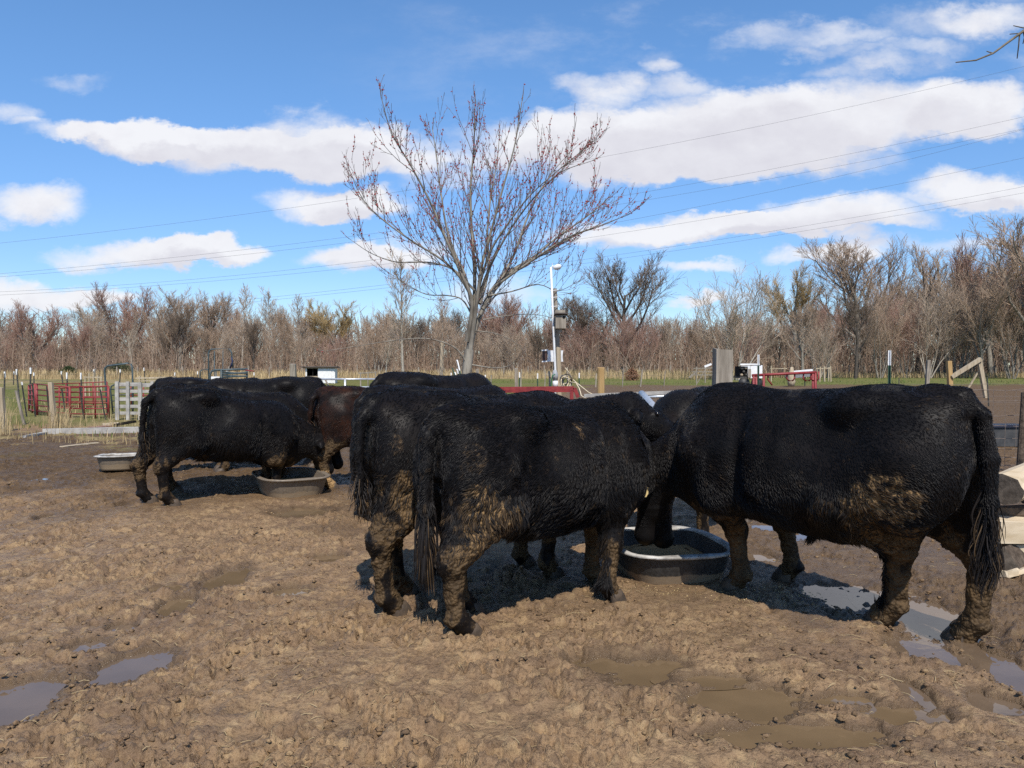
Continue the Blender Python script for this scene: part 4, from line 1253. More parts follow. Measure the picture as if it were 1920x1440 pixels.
# ------------------------------------------------------------------ the budding maple in the middle
def budding_maple():
    rr = np.random.default_rng(42)
    Y = 17.5
    base = at(880, 700, Y); bx = base.x
    sc = Y / FX
    out = []
    SP = spec(7.6, .10, .0036, Lv(len=1, seg=8), Lv(n=1, len=1, seg=6, wob=.06, up=.10, taper=.3),
              Lv(n=5, len=.46, ang=32, seg=5, wob=.07, up=.12, rad=.55, ref=.16, short=.2, **{'from': .15}),
              Lv(n=3, len=.42, ang=28, seg=3, wob=.07, up=.10, rad=.7, ref=.09, short=.1, **{'from': .2}))
    P = lambda u, v, dy=0.0: np.array([(u - 960) / FX * Y - 0.0, dy, (CAMZ + (HOR - v) / FX * Y)])
    # stems traced from where they stand: each a curve of pixel columns and rows, with a depth lean
    trunk = [([(868, 800), (872, 735), (876, 690), (880, 655)], 0, .17, .14)]
    stems = [
        ([(876, 700), (884, 640), (900, 590), (918, 548), (950, 510), (1000, 478), (1045, 440), (1100, 400), (1135, 372)], .5, .105, .016, 1.0),
        ([(880, 670), (890, 600), (896, 560), (905, 500), (925, 430), (945, 360), (965, 290), (978, 215)], -.5, .085, .012, 1.0),
        ([(876, 680), (886, 610), (890, 520), (884, 430), (882, 350), (888, 270), (890, 190)], .2, .095, .013, 1.0),
        ([(874, 690), (884, 590), (872, 520), (850, 470), (833, 420), (822, 360), (812, 290), (800, 210)], .9, .085, .012, 1.0),
        ([(876, 640), (886, 570), (868, 520), (842, 460), (812, 390), (780, 330), (750, 280), (735, 225)], -.8, .080, .010, 1.0),
        ([(886, 560), (862, 520), (830, 490), (780, 460), (730, 425), (695, 390), (675, 345)], -.6, .055, .009, .9),
        ([(890, 545), (850, 505), (800, 490), (740, 488), (690, 470), (645, 440)], .4, .042, .008, .8),
        ([(905, 580), (940, 520), (965, 470), (985, 410), (1010, 350), (1040, 300), (1075, 255)], 1.0, .070, .010, 1.0),
        ([(925, 540), (985, 500), (1060, 455), (1110, 440), (1160, 425)], -.8, .050, .008, .9),
        ([(900, 570), (915, 500), (912, 430), (918, 350), (930, 270), (935, 200)], 1.2, .065, .010, 1.0),
        ([(885, 590), (865, 560), (835, 550), (790, 545), (745, 520), (700, 490)], 1.0, .032, .007, .7),
        ([(915, 555), (960, 545), (1010, 530), (1050, 540), (1090, 520)], .6, .030, .007, .6),
    ]
    for q in range(13):
        i = int(rr.integers(0, 9)); j = int(rr.integers(0, 9)); w_ = rr.uniform(.3, .7)
        a_, b_ = stems[i], stems[j]
        if i == j or abs(a_[0][-1][0] - b_[0][-1][0]) > 190: continue
        m_ = 7
        ra_ = np.array([[np.interp(x, np.linspace(0, 1, len(p_[0])), [c[k] for c in p_[0]]) for k in (0, 1)] for p_ in (a_, b_) for x in np.linspace(.25, 1, m_)]).reshape(2, m_, 2)
        blend = np.linspace(0, 1, m_)[:, None] * w_
        cur = ra_[0] * (1 - blend) + ra_[1] * blend
        cur[-1] += rr.normal(0, 14, 2)
        stems.append(([tuple(c) for c in cur], a_[1] + rr.uniform(-.9, .9), a_[2] * .62, .008, .8))
    bare = [
        ([(880, 690), (862, 660), (840, 645), (800, 636), (750, 640), (690, 650), (632, 660)], -.7, .036, .006, .25),
        ([(884, 684), (930, 690), (958, 684), (975, 665)], -.5, .028, .006, .25),
        ([(888, 620), (930, 625), (965, 640), (990, 665)], .5, .022, .006, .3),
        ([(905, 600), (950, 590), (1000, 585), (1045, 590)], .8, .022, .006, .3),
    ]
    def smooth(pts, m=4):
        pts = np.array(pts); t = np.arange(len(pts)); tt = np.linspace(0, len(pts) - 1, (len(pts) - 1) * m + 1)
        g = np.gradient(pts, axis=0)
        i = np.minimum(tt.astype(int), len(pts) - 2); f = (tt - i)[:, None]
        return (2 * f ** 3 - 3 * f ** 2 + 1) * pts[i] + (f ** 3 - 2 * f ** 2 + f) * g[i] + (-2 * f ** 3 + 3 * f ** 2) * pts[i + 1] + (f ** 3 - f ** 2) * g[i + 1]
    wood, twigs, budded = [], [], []
    for (px, dep, ra, rb) in trunk:
        p = smooth([P(u, v) for u, v in px]); wood.append((p, np.linspace(ra, rb, len(p)) * .72))
    for group_, full in ((stems, True), (bare, False)):
        for (px, dep, ra, rb, dens) in group_:
            m = len(px)
            p = smooth([P(u, v, dep * (i / (m - 1)) ** 1.1 * 1.6) for i, (u, v) in enumerate(px)])
            r = .68 * (ra + (rb - ra) * np.linspace(0, 1, len(p)) ** .7)
            wood.append((p, r))
            # side shoots, steeply ascending as on the tree
            n1 = int((17 if full else 6) * dens + 1)
            for j in range(n1):
                t = rr.uniform(.22, .99); k = min(int(t * (len(p) - 1)), len(p) - 2)
                d = p[k + 1] - p[k]; d /= np.linalg.norm(d)
                side = rr.normal(0, 1, 3); side -= d * side.dot(d); side /= np.linalg.norm(side)
                nd = d * .74 + side * .62 + np.array([0, 0, .34])
                ln = rr.uniform(.6, 1.9) * (1.15 - .62 * t) * (1.0 if full else .6)
                sub = []
                grow(rr, p[k], nd, ln, min(r[k] * .5, .011), 1, SP, sub)
                for s in sub:
                    twigs.append((s[0], s[1])); 
                    if full: budded.append((s[0], s[2]))
            tip = []
            grow(rr, p[-1], p[-1] - p[-3], (.3 if full else .2), rb, 2, SP, tip)
            for s in tip: twigs.append((s[0], s[1])); budded.append((s[0], s[2]))
    t = thing("maple_tree", "young budding maple with many grey stems and red buds, beyond the cattle", "tree", (0, Y, 0))
    v, q, _ = tube_arrays([w[0] for w in wood], [w[1] for w in wood], 8)
    # bark with low swellings
    link("trunk", np_mesh("trunk", v, q, True, [bark("maple_bark", (.12, .105, .085), (.30, .275, .225), 9)]), t)
    v, q, _ = tube_arrays([w[0] for w in twigs], [np.maximum(w[1], .0032) for w in twigs], 4)
    link("crown", np_mesh("crown", v, q, True, [simple("maple_twigs", (.11, .09, .075), (.21, .175, .15), .8, 2, spec=.2)]), t)
    # buds in clusters along the twigs
    c = []
    for pts, lv in budded:
        seg = np.linalg.norm(np.diff(pts, axis=0), axis=1).sum()
        m = int(seg / .085)
        for j in range(m):
            if rr.random() < .44:
                f = rr.uniform(.12, .97) * (len(pts) - 1); k = int(f)
                q0 = pts[k] + (pts[min(k + 1, len(pts) - 1)] - pts[k]) * (f - k)
                for _ in range(int(rr.integers(1, 4))): c.append(q0 + rr.normal(0, .011, 3))
    c = np.array(c)
    # lower part of the tree has fewer buds
    keep = rr.random(len(c)) < np.interp(c[:, 2], [1.5, 3.2, 4.8, 9], [.05, .25, .9, 1])
    c = c[keep]
    o8 = np.array([(1, 0, 0), (-1, 0, 0), (0, 1, 0), (0, -1, 0), (0, 0, 1.3), (0, 0, -1.3)], float)
    f8 = np.array([(0, 2, 4), (2, 1, 4), (1, 3, 4), (3, 0, 4), (2, 0, 5), (1, 2, 5), (3, 1, 5), (0, 3, 5)])
    s = rr.uniform(.007, .015, len(c))
    v = (c[:, None, :] + o8[None] * s[:, None, None]).reshape(-1, 3)
    f = (np.arange(len(c))[:, None, None] * 6 + f8[None]).reshape(-1, 3)
    o = link("buds", np_mesh("buds", v, f, True, [BUD]), t); o["kind"] = "stuff"
budding_maple()

# the tip of a bough that hangs in at the upper right
def bough():
    Y = 6.0
    P = lambda u, v, d=0.: np.array(at(u, v, Y + d))
    t = thing("bare_tree", "tree outside the frame whose thin bare bough tip hangs in against the clouds", "tree", (8.6, 6.2, 0))
    O = np.array([8.6, 6.2, 0])
    m = simple("bough_bark", (.10, .085, .06), (.20, .17, .12), .8, 20)
    mb = MB(); mb.tube([(0, 0, -.1), (0, 0, .4), (.05, .02, 1.8), (.0, .05, 3.4), (.08, .0, 5.2), (.2, .05, 7.0)], np.array([.30, .22, .19, .16, .11, .05]), 12)
    mb.build("trunk", bark("outer_bark", (.10, .085, .065), (.22, .19, .15)), t, True)
    mb = MB()
    mb.tube([np.array([0, .03, 3.1]), np.array([-1.2, -.05, 3.75]), np.array([-2.6, -.15, 4.3])] + [p - O for p in (P(2060, -20), P(1990, 20), P(1930, 50), P(1900, 72), P(1862, 100), P(1830, 113), P(1792, 117))], np.array([.085, .06, .04, .022, .018, .012, .009, .007, .006, .004]), 7)
    mb.build("limb", m, t, True)
    for a0, e in (((.02, .04, 3.9), (1.4, .5, 5.6)), ((.05, .0, 4.6), (-1.0, .9, 6.4)), ((.08, 0, 5.2), (.9, -.8, 6.9)), ((.1, .02, 5.7), (-.6, -.3, 7.4))):
        a0, e = np.array(a0), np.array(e)
        mb = MB(); mb.tube([a0, (a0 + e) / 2 + np.array([0, 0, .15]), e], np.array([.06, .035, .012]), 6); mb.build("limb", m, t, True)
    for pts in ([(1930, 50), (1915, 62), (1893, 64)], [(1925, 52), (1918, 52), (1900, 48)], [(1912, 62), (1910, 85), (1907, 110)], [(1918, 56), (1921, 70), (1918, 82)], [(1862, 100), (1850, 96)], [(1885, 83), (1876, 90)]):
        mb = MB(); mb.tube([P(u, v, i * .03) - O for i, (u, v) in enumerate(pts)], np.linspace(.006, .0035, len(pts)), 5); mb.build("twig", m, t, True)
bough()
# ------------------------------------------------------------------ materials of the yard
WOOD_GREY = simple("weathered_wood", (.17, .145, .115), (.33, .29, .235), .9, 16, bmp=.5, bdist=.01, stretch=(1, 1, .10), spec=.15)
WOOD_BOARD = simple("grey_board", (.26, .245, .225), (.44, .42, .38), .9, 16, bmp=.4, bdist=.01, stretch=(.3, .3, .3), spec=.15)
WOOD_PALE = simple("pale_wood", (.30, .24, .16), (.46, .38, .27), .9, 14, bmp=.4, bdist=.01, stretch=(1, 1, .12), spec=.15)
WOOD_GOLD = simple("treated_wood", (.34, .21, .085), (.44, .30, .14), .85, 14, bmp=.4, bdist=.01, stretch=(1, 1, .12), spec=.15)
WOOD_CUT = simple("sawn_face", (.42, .33, .21), (.60, .50, .36), .9, 9, bmp=.5, bdist=.008, stretch=(.12, 1, 1), spec=.1)
LOG_BARK = simple("log_bark", (.055, .042, .032), (.13, .10, .075), .95, 18, bmp=.8, bdist=.02, spec=.1)
LOG_END = simple("old_cut_end", (.085, .070, .055), (.17, .14, .11), .95, 22, bmp=.5, bdist=.01, spec=.1)
RED = simple("red_paint", (.17, .020, .022), (.27, .036, .034), .5, 12, spec=.4)
GREEN_T = simple("green_steel", (.020, .052, .034), (.040, .085, .055), .55, 12)
DARK_T = simple("dark_steel", (.030, .032, .030), (.07, .065, .055), .7, 12)
CHUTE = simple("green_grey_steel", (.030, .050, .055), (.075, .10, .105), .5, 14)
WHITE = simple("white_paint", (.68, .68, .66), (.80, .80, .78), .55, 7)
PVC = simple("white_pipe_plastic", (.60, .61, .61), (.74, .74, .73), .35, 7)
GALV = simple("galvanised_steel", (.42, .45, .47), (.60, .63, .66), .38, 16, metallic=.55)
WIRE = simple("rusty_wire", (.12, .085, .065), (.22, .18, .15), .7, 30)
CABLE = simple("line_cable", (.075, .08, .09), (.10, .105, .115), .6, 3)
RUBBER = simple("tub_rubber", (.020, .020, .020), (.045, .043, .040), .55, 9, bmp=.25, bdist=.004)
FEED = simple("feed_grain", (.16, .10, .045), (.36, .25, .12), .95, 60, bmp=.7, bdist=.01, spec=.1)
TWINE = simple("orange_twine", (.50, .17, .055), (.62, .28, .12), .8, 20)
BLACK = simple("dark_inside", (.012, .011, .010), (.02, .018, .016), .9, 5, spec=.1)  # near-black; paints the shade inside openings, and colours a few dark parts
TAR = simple("shed_roof_felt", (.06, .05, .045), (.11, .09, .08), .9, 6)
DRYG = simple("dry_grass_blades", (.30, .215, .11), (.46, .36, .20), .9, .8, spec=.1)
GRNG = simple("green_grass_blades", (.075, .115, .028), (.17, .19, .06), .8, .9, spec=.15)
ROPE = simple("pale_rope", (.50, .42, .28), (.62, .54, .40), .9, 30)

def worn_mud(name, base0, base1, mudc, level, soft, rim=False):
    """plastic with dried mud splashed up from below"""
    m, t, b = new_mat(name)
    p = geo_pos(t)
    n = noise(t, p, 7, 6, .65); n2 = noise(t, p, 40, 4, .6)
    sp = t.nodes.new('ShaderNodeSeparateXYZ'); t.links.new(p.s, sp.inputs[0])
    z = X(t, sp.outputs[2])
    lo = (z * -1.0 + level + (n - .5) * soft).ss(0.0, .012)
    splash = n.ss(.56, .70) * .6
    c = mixc(t, n2.ss(.3, .7), base0, base1)
    c = mixc(t, lo.max(splash), c, mudc)
    t.links.new(c.s, b.inputs['Base Color'])
    ro = lo.max(splash) * .35 + .5
    t.links.new(ro.s, b.inputs['Roughness'])
    bump(t, b, n2 * .6 + n, .35, .006)
    return m
TUB = worn_mud("muddy_tub", (.022, .021, .020), (.050, .047, .043), (.215, .155, .095), .095, .07)
TUB_RIM = simple("scuffed_rim", (.22, .205, .18), (.52, .50, .46), .6, 11, bmp=.3, bdist=.004)
TUB_BROWN = worn_mud("brown_tub", (.15, .12, .088), (.21, .17, .125), (.27, .20, .125), .10, .08)

# ------------------------------------------------------------------ feed tubs
def feed_tub(label, c, wx, wy, h, rot, mat, rim_mat, fill=.5, tilt=0.0, group="feed tubs"):
    t = thing("feed_tub", label, "feed tub", c, rot, group)
    t.rotation_euler = (tilt, 0, rot)
    N_ = 40
    a = np.linspace(0, 2 * math.pi, N_ + 1)[:-1]
    def ring(fx, z, p=3.6):
        cx_ = np.sign(np.cos(a)) * np.abs(np.cos(a)) ** (2 / p); sy_ = np.sign(np.sin(a)) * np.abs(np.sin(a)) ** (2 / p)
        return np.stack([cx_ * (wx / 2 + fx), sy_ * (wy / 2 + fx), np.full(N_, z)], -1)
    def skin(rings, close=None):
        v = np.concatenate(rings)
        q = [(i * N_ + j, i * N_ + (j + 1) % N_, (i + 1) * N_ + (j + 1) % N_, (i + 1) * N_ + j) for i in range(len(rings) - 1) for j in range(N_)]
        return v, q
    k = h * .55
    outer = [ring(-k * .95, .0), ring(-k * .62, .004), ring(-k * .52, .03), ring(-k * .44, h * .32), ring(-k * .40, h * .36), ring(-.02, h * .93)]
    inner = [ring(-.035, h * .93), ring(-k * .45, h * .30), ring(-k * .62, .035), ring(-k * 1.4, .03)]
    mb = MB(); v, q = skin(outer); mb.add(v, q); v, q = skin(inner); mb.add(v, q)
    cap = np.concatenate([ring(-k * 1.4, .03), [[0, 0, .03]]]); mb.add(cap, None, [(i, (i + 1) % N_, N_) for i in range(N_)])
    mb.build("tub_body", mat, t, True)
    rm = [ring(-.022, h * .90), ring(.012, h * .91), ring(.020, h * .955), ring(.010, h), ring(-.014, h * 1.0), ring(-.036, h * .96), ring(-.036, h * .90)]
    mb = MB(); v, q = skin(rm); v[:, 2] += .006 * np.sin(np.arange(len(v)) * .7); mb.add(v, q); mb.build("rim", rim_mat, t, True)
    if fill:
        fr = [ring(-k * .42 - .02, h * fill), ring(-k * .8, h * fill + .02), ring(-k * 1.5, h * fill + .03)]
        v, q = skin(fr); v[:, 2] += rng.uniform(-.012, .012, len(v))
        mb = MB(); mb.add(v, q); cc = np.concatenate([fr[-1], [[0, 0, h * fill + .035]]]); mb.add(cc, None, [(i, (i + 1) % N_, N_) for i in range(N_)])
        o = mb.build("feed", FEED, t, True); o["kind"] = "stuff"
    return t
feed_tub("black rubber feed tub with pale scuffed rim, between the front steer and the big one", (1.17, 6.07, -.03), .86, 1.02, .245, R(8), TUB, TUB_RIM, .42)
feed_tub("brown muddied feed tub the left group eats from", (-2.70, 9.72, -.03), .80, 1.10, .26, R(28), TUB_BROWN, TUB_BROWN, .5)
feed_tub("unattended brown feed tub tipped a little, beyond the tail of the outermost steer", tuple(ground_at(226, 880, 0.0)), .62, .75, .22, R(15), TUB_BROWN, TUB_RIM, 0, R(-3))

# ------------------------------------------------------------------ posts
def post(name, label, top, bot_u, Y, wpx, mat, square=True, group=None, dY=0.0, flat=1.0, below=.08, cat="post"):
    """a post from the ground at column bot_u to pixel top, wpx pixels wide"""
    w = wpx / FX * Y
    T = at(top[0], top[1], Y + dY)
    bx = (bot_u - 960) / FX * Y
    t = thing(name, label, cat, (bx, Y, 0), 0, group)
    A_ = np.array([0, 0, -below]); B_ = np.array([T.x - bx, dY, T.z])
    n = 7; k = 4 if square else 9
    ang = (np.arange(k) + (.5 if square else 0)) * 2 * math.pi / k
    rr = w / 2 * (1.3 if square else 1.0)
    rings = []
    for i in range(n):
        s = i / (n - 1)
        c = A_ * (1 - s) + B_ * s
        r = rr * (1.04 - .06 * s) * (1 + rng.uniform(-.05, .05))
        rings.append(np.stack([c[0] + np.cos(ang) * r, c[1] + np.sin(ang) * r * flat, np.full(k, c[2]) + (rng.uniform(-.5, .5, k) * w * .22 if i == n - 1 else 0)], -1))
    v = np.concatenate(rings)
    q = [(i * k + j, i * k + (j + 1) % k, (i + 1) * k + (j + 1) % k, (i + 1) * k + j) for i in range(n - 1) for j in range(k)]
    mb = MB(); mb.add(v, q, [((n - 1) * k, (n - 1) * k + j, (n - 1) * k + j + 1) for j in range(1, k - 1)])
    mb.build("shaft", mat, t, False)
    return t
def t_post(label, top, bot_u, Y, tip_px, mat=GREEN_T, group="steel fence posts", dY=0.0, wpx=None, name="steel_post", foot=None):
    """a studded steel T-post with a painted tip"""
    T = at(top[0], top[1], Y + dY)
    bx = (bot_u - 960) / FX * Y if foot is None else foot[0]
    fz = -.1 if foot is None else foot[2]
    t = thing(name, label, "fence post", (bx, Y, 0), 0, group)
    w = .045 if wpx is None else wpx / FX * Y
    A_ = Vector((0, 0, fz)); B_ = Vector((T.x - bx, dY, T.z))
    L = (B_ - A_).length
    s = 1 - tip_px / FX * Y / L if tip_px else 1.0
    M_ = A_.lerp(B_, s)
    def tee(a, b, nm, m):
        mb = MB(); mb.bar(a, b, w, .007); mb.bar(a + Vector((0, -.022, 0)), b + Vector((0, -.022, 0)), .008, .038, up=(0, 1, 0))
        d = (b - a)
        k = max(2, int(d.length / .09))
        for i in range(k): mb.box(a + d * ((i + .5) / k) + Vector((0, .008, 0)), (.016, .010, .014))
        mb.build(nm, m, t)
    tee(A_, M_, "shaft", mat)
    if tip_px: tee(M_, B_, "tip", WHITE)
    return t

GP = "old wooden posts"
post("wooden_post", "grey split post at the western edge, the nearest of the fence posts there", (2, 727), 5, 18.4, 9, WOOD_PALE, group=GP)
post("wooden_post", "pale leaning wooden post rising from the long beam", (95, 717), 102, 19.3, 8, WOOD_PALE, group=GP)
post("wooden_post", "thin dark post leaning in the grass between the two pale posts", (30, 732), 45, 21, 4, WOOD_GREY, group=GP)
post("wooden_post", "thick weathered gatepost with orange twine round its foot", (1355, 655), 1352, 10.0, 34, WOOD_GREY, group=GP)
post("wooden_post", "short golden treated post by the low steel gate", (1127, 690), 1127, 10.6, 14, WOOD_GOLD, False, group=GP)
post("wooden_post", "squarish grey post with pale cap near the white shed", (549, 682), 552, 38, 11, WOOD_GREY, group=GP)
post("wooden_post", "tall slim leaning pole among the budding maple's stems", (829, 640), 824, 20, 7, WOOD_PALE, False, group=GP)
post("wooden_post", "stubby grey post just beyond the budding maple's trunk", (895, 692), 894, 24, 6.5, WOOD_GREY, group=GP)
post("wooden_post", "grey post standing midway from the maple to the birdhouse pole", (968, 691), 969, 24, 6.5, WOOD_GREY, group=GP)
post("wooden_post", "slim brown post before the braced corner, leaning a little", (1741, 675), 1737, 37, 6.5, WOOD_GREY, group=GP)
post("wooden_post", "dark knotted post by the cut logs at the frame's edge", (1921, 735), 1914, 11.6, 12, LOG_BARK, False, group=GP)
post("wooden_post", "broken pale stub among the posts near the shed", (541, 708), 541, 42, 6, WOOD_PALE, group=GP)
post("wooden_post", "pale post at the foot of the sapling by the shed", (752, 706), 752, 44, 6, WOOD_PALE, group=GP)

t_post("tall green steel post with a long white top, above the big steer's loin", (1668, 657), 1668, 12.2, 28)
t_post("green steel post with white top in front of the white machine", (1422, 665), 1422, 19.0, 20)
for i, (u, v, b, Y, tip, lb) in enumerate([
    (846, 699, 847, 27, 9, "white-tipped post, first of the row from the maple's trunk westward"),
    (910, 703, 911, 27, 9, "white-tipped post between the stubby grey post and the midway one"),
    (974, 698, 975, 27, 10, "white-tipped post touching the midway grey post"),
    (1008, 700, 1008, 27, 10, "white-tipped post alone, west of the birdhouse pole"),
    (1086, 699, 1086, 27, 10, "white-tipped post between the birdhouse pole and the golden post"),
    (876, 697, 874, 27, 8, "white-tipped post hard by the maple's trunk"),
    (41, 716, 50, 24, 6, "dark steel post with white tip, leaning, nearest the red panels' outer end"),
    (61, 718, 66, 24, 0, "plain dark steel post at the red panels' outer corner"),
    (88, 724, 92, 23, 0, "plain dark steel post just west of the pale leaning one"),
    (116, 729, 125, 22.5, 0, "leaning dark steel post before the middle of the red panels"),
    (150, 726, 157, 23, 0, "dark steel post against the front red panel's middle"),
    (188, 730, 198, 22.6, 0, "leaning dark steel post at the front red panel's end"),
]):
    t_post(lb, (u, v), b, Y, tip, DARK_T if Y < 26 else GREEN_T, wpx=2.2)
# steel posts leaned against the maple
for i, (u, v, m, tip, fu) in enumerate([(857, 675, GREEN_T, 22, 880), (848, 690, GREEN_T, 0, 877), (857, 692, GREEN_T, 10, 878), (853, 698, GREEN_T, 6, 881)]):
    t_post(["long white-topped steel post leaned on the maple", "plain green steel post leaned lowest on the maple", "green steel post with a short white tip leaned on the maple", "innermost green steel post leaned on the maple"][i],
           (u, v), fu + 14, 16.6, tip, m, "steel posts leaned against the maple", dY=.55, wpx=3.4)

# ------------------------------------------------------------------ wire fence at the right, and far fences
def fence_line(label, a, b, n, h, mat, wires, w, tip=False, jit=.12, name="fence", hvar=.2, r=.007):
    """n posts from a to b on the ground with strands of wire between"""
    a, b = Vector(a), Vector(b)
    t = thing(name, label, "fence", tuple(a))
    P = []
    for i in range(n):
        p = (b - a) * (i / (n - 1)) + Vector((rng.uniform(-.3, .3) if 0 < i < n - 1 else 0, rng.uniform(-.2, .2), 0))
        hh = h * (1 + rng.uniform(-hvar, hvar)); l = Vector((rng.normal(0, jit), rng.normal(0, jit), 0))
        mb = MB(); ww = w * rng.uniform(.8, 1.3); mb.bar(p + Vector((0, 0, -.1)), p + l * hh * .5 + Vector((0, 0, hh)), ww, ww, jit=ww * .08)
        if not tip:
            mb.build("post", mat, t)
        else:
            mb.build("post", mat, t); m2 = MB(); q = p + l * hh * .5 + Vector((0, 0, hh)); m2.bar(q + Vector((0, 0, -.22)), q + Vector((0, 0, .02)), ww * 1.15, ww * 1.15); m2.build("tip", WHITE, t)
        P.append((p, l, hh))
    for k in range(wires):
        s = (k + .6) / wires * .92
        pts = []
        for i, (p, l, hh) in enumerate(P):
            q = p + l * hh * .5 * s + Vector((0, -.02, h * s))
            if pts: pts.append((pts[-1] + q) / 2 + Vector((0, 0, -.03)))
            pts.append(q)
        mb = MB(); mb.tube(pts, r, 4); mb.build("wire", WIRE, t)
    return t
fence_line("far pasture fence of grey posts along the wood's foot", (-2, 108, 0), (76, 104, 0), 38, 1.35, WOOD_GREY, 3, .13)
fence_line("far fence of grey posts before the tan grass, behind the shed and maple", (-48, 92, 0), (14, 96, 0), 26, 1.25, WOOD_GREY, 3, .12)
fence_line("thin white-tipped stakes along the pasture behind the red panels", (-46, 60, 0), (-20, 62, 0), 14, 1.15, DARK_T, 2, .055, tip=True)
fence_line("row of stakes across the near pasture beyond the birdhouse pole", (-3, 52, 0), (11, 58, 0), 9, 1.1, WOOD_GREY, 2, .07)
fence_line("thin wire fence in the pasture at the western edge", (-21, 33, 0), (-15.6, 29, 0), 5, 1.2, DARK_T, 3, .04, tip=True)

def woven_wire():
    A_, B_ = Vector((5.80, 12.2, 0)), Vector((8.2, 11.7, 0))
    t = thing("wire_fence", "rusty woven wire mesh sagging by the dark knotted post", "fence", tuple(A_))
    D = B_ - A_
    for k, z in enumerate((.06, .17, .30, .46, .64, .84, 1.06, 1.22)):
        mb = MB(); mb.tube([D * s + Vector((0, .03 * math.sin(s * 9), z - .05 * math.sin(s * math.pi) * (z > .8) + rng.uniform(-.008, .008))) for s in np.linspace(0, 1, 16)], .0042, 4); mb.build("wire", WIRE, t)
    for i in range(15):
        s = (i + .5) / 15
        mb = MB(); mb.tube([D * (s + rng.uniform(-.004, .004)) + Vector((0, .03 * math.sin(s * 9), z - .05 * math.sin(s * math.pi) * (z > .8))) for z in (.05, .3, .65, .95, 1.23)], .0036, 4); mb.build("wire", WIRE, t)
woven_wire()
fence_line("low wire strands across the bare lot before the braced corner", (14.5, 30, 0), (25, 30.5, 0), 4, 1.0, DARK_T, 4, .03, jit=.05)

# braced corner
def brace_corner():
    Y = 37.5
    P = lambda u, v, d=0.: Vector(at(u, v, Y + d))
    t = thing("fence_brace", "braced fence corner of new golden post, sloping rail and leaning strut", "fence brace", (P(1780, 720).x, Y, 0))
    o = Vector((P(1780, 720).x, Y, 0))
    def part(nm, a, b, w, m):
        mb = MB(); mb.bar(a - o, b - o, w, w, jit=.008); mb.build(nm, m, t)
    g = P(1783, 746); g.z = -.1
    part("post", g, P(1779, 677), .20, WOOD_GOLD)
    part("rail", P(1784, 707, -.1), P(1839, 673, -.1), .17, WOOD_PALE)
    g = P(1850, 746); g.z = -.1
    part("strut", g, P(1836, 676), .17, WOOD_PALE)
    part("wire_tie", P(1808, 741, .1), P(1834, 697, .1), .07, WOOD_PALE)
brace_corner()

# ------------------------------------------------------------------ red livestock panels
def panel(label, u0, vt0, vb0, Y0, u1, vt1, vb1, Y1, rails, mat=RED, uprights=(0, .5, 1), r=.022, group="red livestock panels", name="livestock_panel", cat="livestock panel", zmin=True):
    a, b = at(u0, vt0, Y0), at(u1, vt1, Y1)
    za, zb = at(u0, vb0, Y0).z, at(u1, vb1, Y1).z
    if zmin: za, zb = min(za, .03), min(zb, .03)
    o = Vector((a.x, a.y, 0))
    t = thing(name, label, cat, tuple(o), 0, group)
    L = lambda s, z: Vector((a.x + (b.x - a.x) * s, a.y + (b.y - a.y) * s, 0)) - o + Vector((0, 0, z))
    for s in uprights:
        top = a.z + (b.z - a.z) * s; bot = za + (zb - za) * s
        mb = MB(); mb.tube([L(s, bot), L(s, top)], r * (1.5 if s in (0, 1) else 1.0), 6); mb.build("upright", mat, t, True)
    for k in range(rails):
        f = .14 + .86 * k / (rails - 1)
        z0 = za + (a.z - za) * f; z1 = zb + (b.z - zb) * f
        mb = MB(); mb.tube([L(0, z0), L(.5, (z0 + z1) / 2 - .006), L(1, z1)], r, 6); mb.build("rail", mat, t, True)
    return t
panel("front red panel, squarest to the yard, with six rails", 131, 725, 784, 23.4, 203, 724, 785, 23.2, 6, uprights=(0, .36, .66, 1))
panel("red panel slanting away from the front one towards the west", 69, 720, 779, 24.8, 130, 726, 783, 23.6, 6, uprights=(0, .35, .7, 1))
panel("red panel seen nearly edge-on at the pen's western end", 54, 722, 775, 27.5, 66, 720, 779, 24.9, 6, uprights=(0, .5, 1))
panel("long red panel closing the pen's rear, with one high top rail", 99, 720, 768, 29.5, 200, 716, 768, 29, 6, uprights=(0, .25, .5, .75, 1))
panel("dark red gate panel behind the grey board fence", 222, 721, 766, 28, 300, 722, 766, 28, 5, uprights=(0, .3, .6, 1))
panel("red panel end showing between the grey boards and the chute", 318, 724, 762, 29, 372, 722, 760, 30, 5, uprights=(0, .5, 1))

def arch_gate():
    Y = 23.8
    P = lambda u, v: Vector(at(u, v, Y))
    o = Vector((P(221, 700).x, Y, 0))
    t = thing("arched_gate", "tall dark steel walk-through arch between the red panels and grey boards", "gate", tuple(o))
    g0 = P(202, 785); g0.z = 0; g1 = P(249, 785); g1.z = 0
    mb = MB(); mb.tube([q - o for q in (g0, P(199, 735), P(196, 697), P(197, 690), P(202, 686), P(220, 684), P(240, 681), P(246, 683), P(248, 690), P(249, 720), g1)], .028, 7); mb.build("arch", CHUTE, t, True)
    mb = MB(); f = [P(212, 782), P(207, 730), P(209, 724), P(215, 721), P(248, 721)]; f[0].z = .08
    mb.tube([q - o for q in f], .022, 6); mb.build("gate_frame", CHUTE, t, True)
    for v in (730, 741, 752, 763, 774):
        mb = MB(); mb.tube([P(208 + (v - 730) * .09, v) - o, P(249, v - 1) - o], .016, 5); mb.build("rail", CHUTE, t, True)
arch_gate()

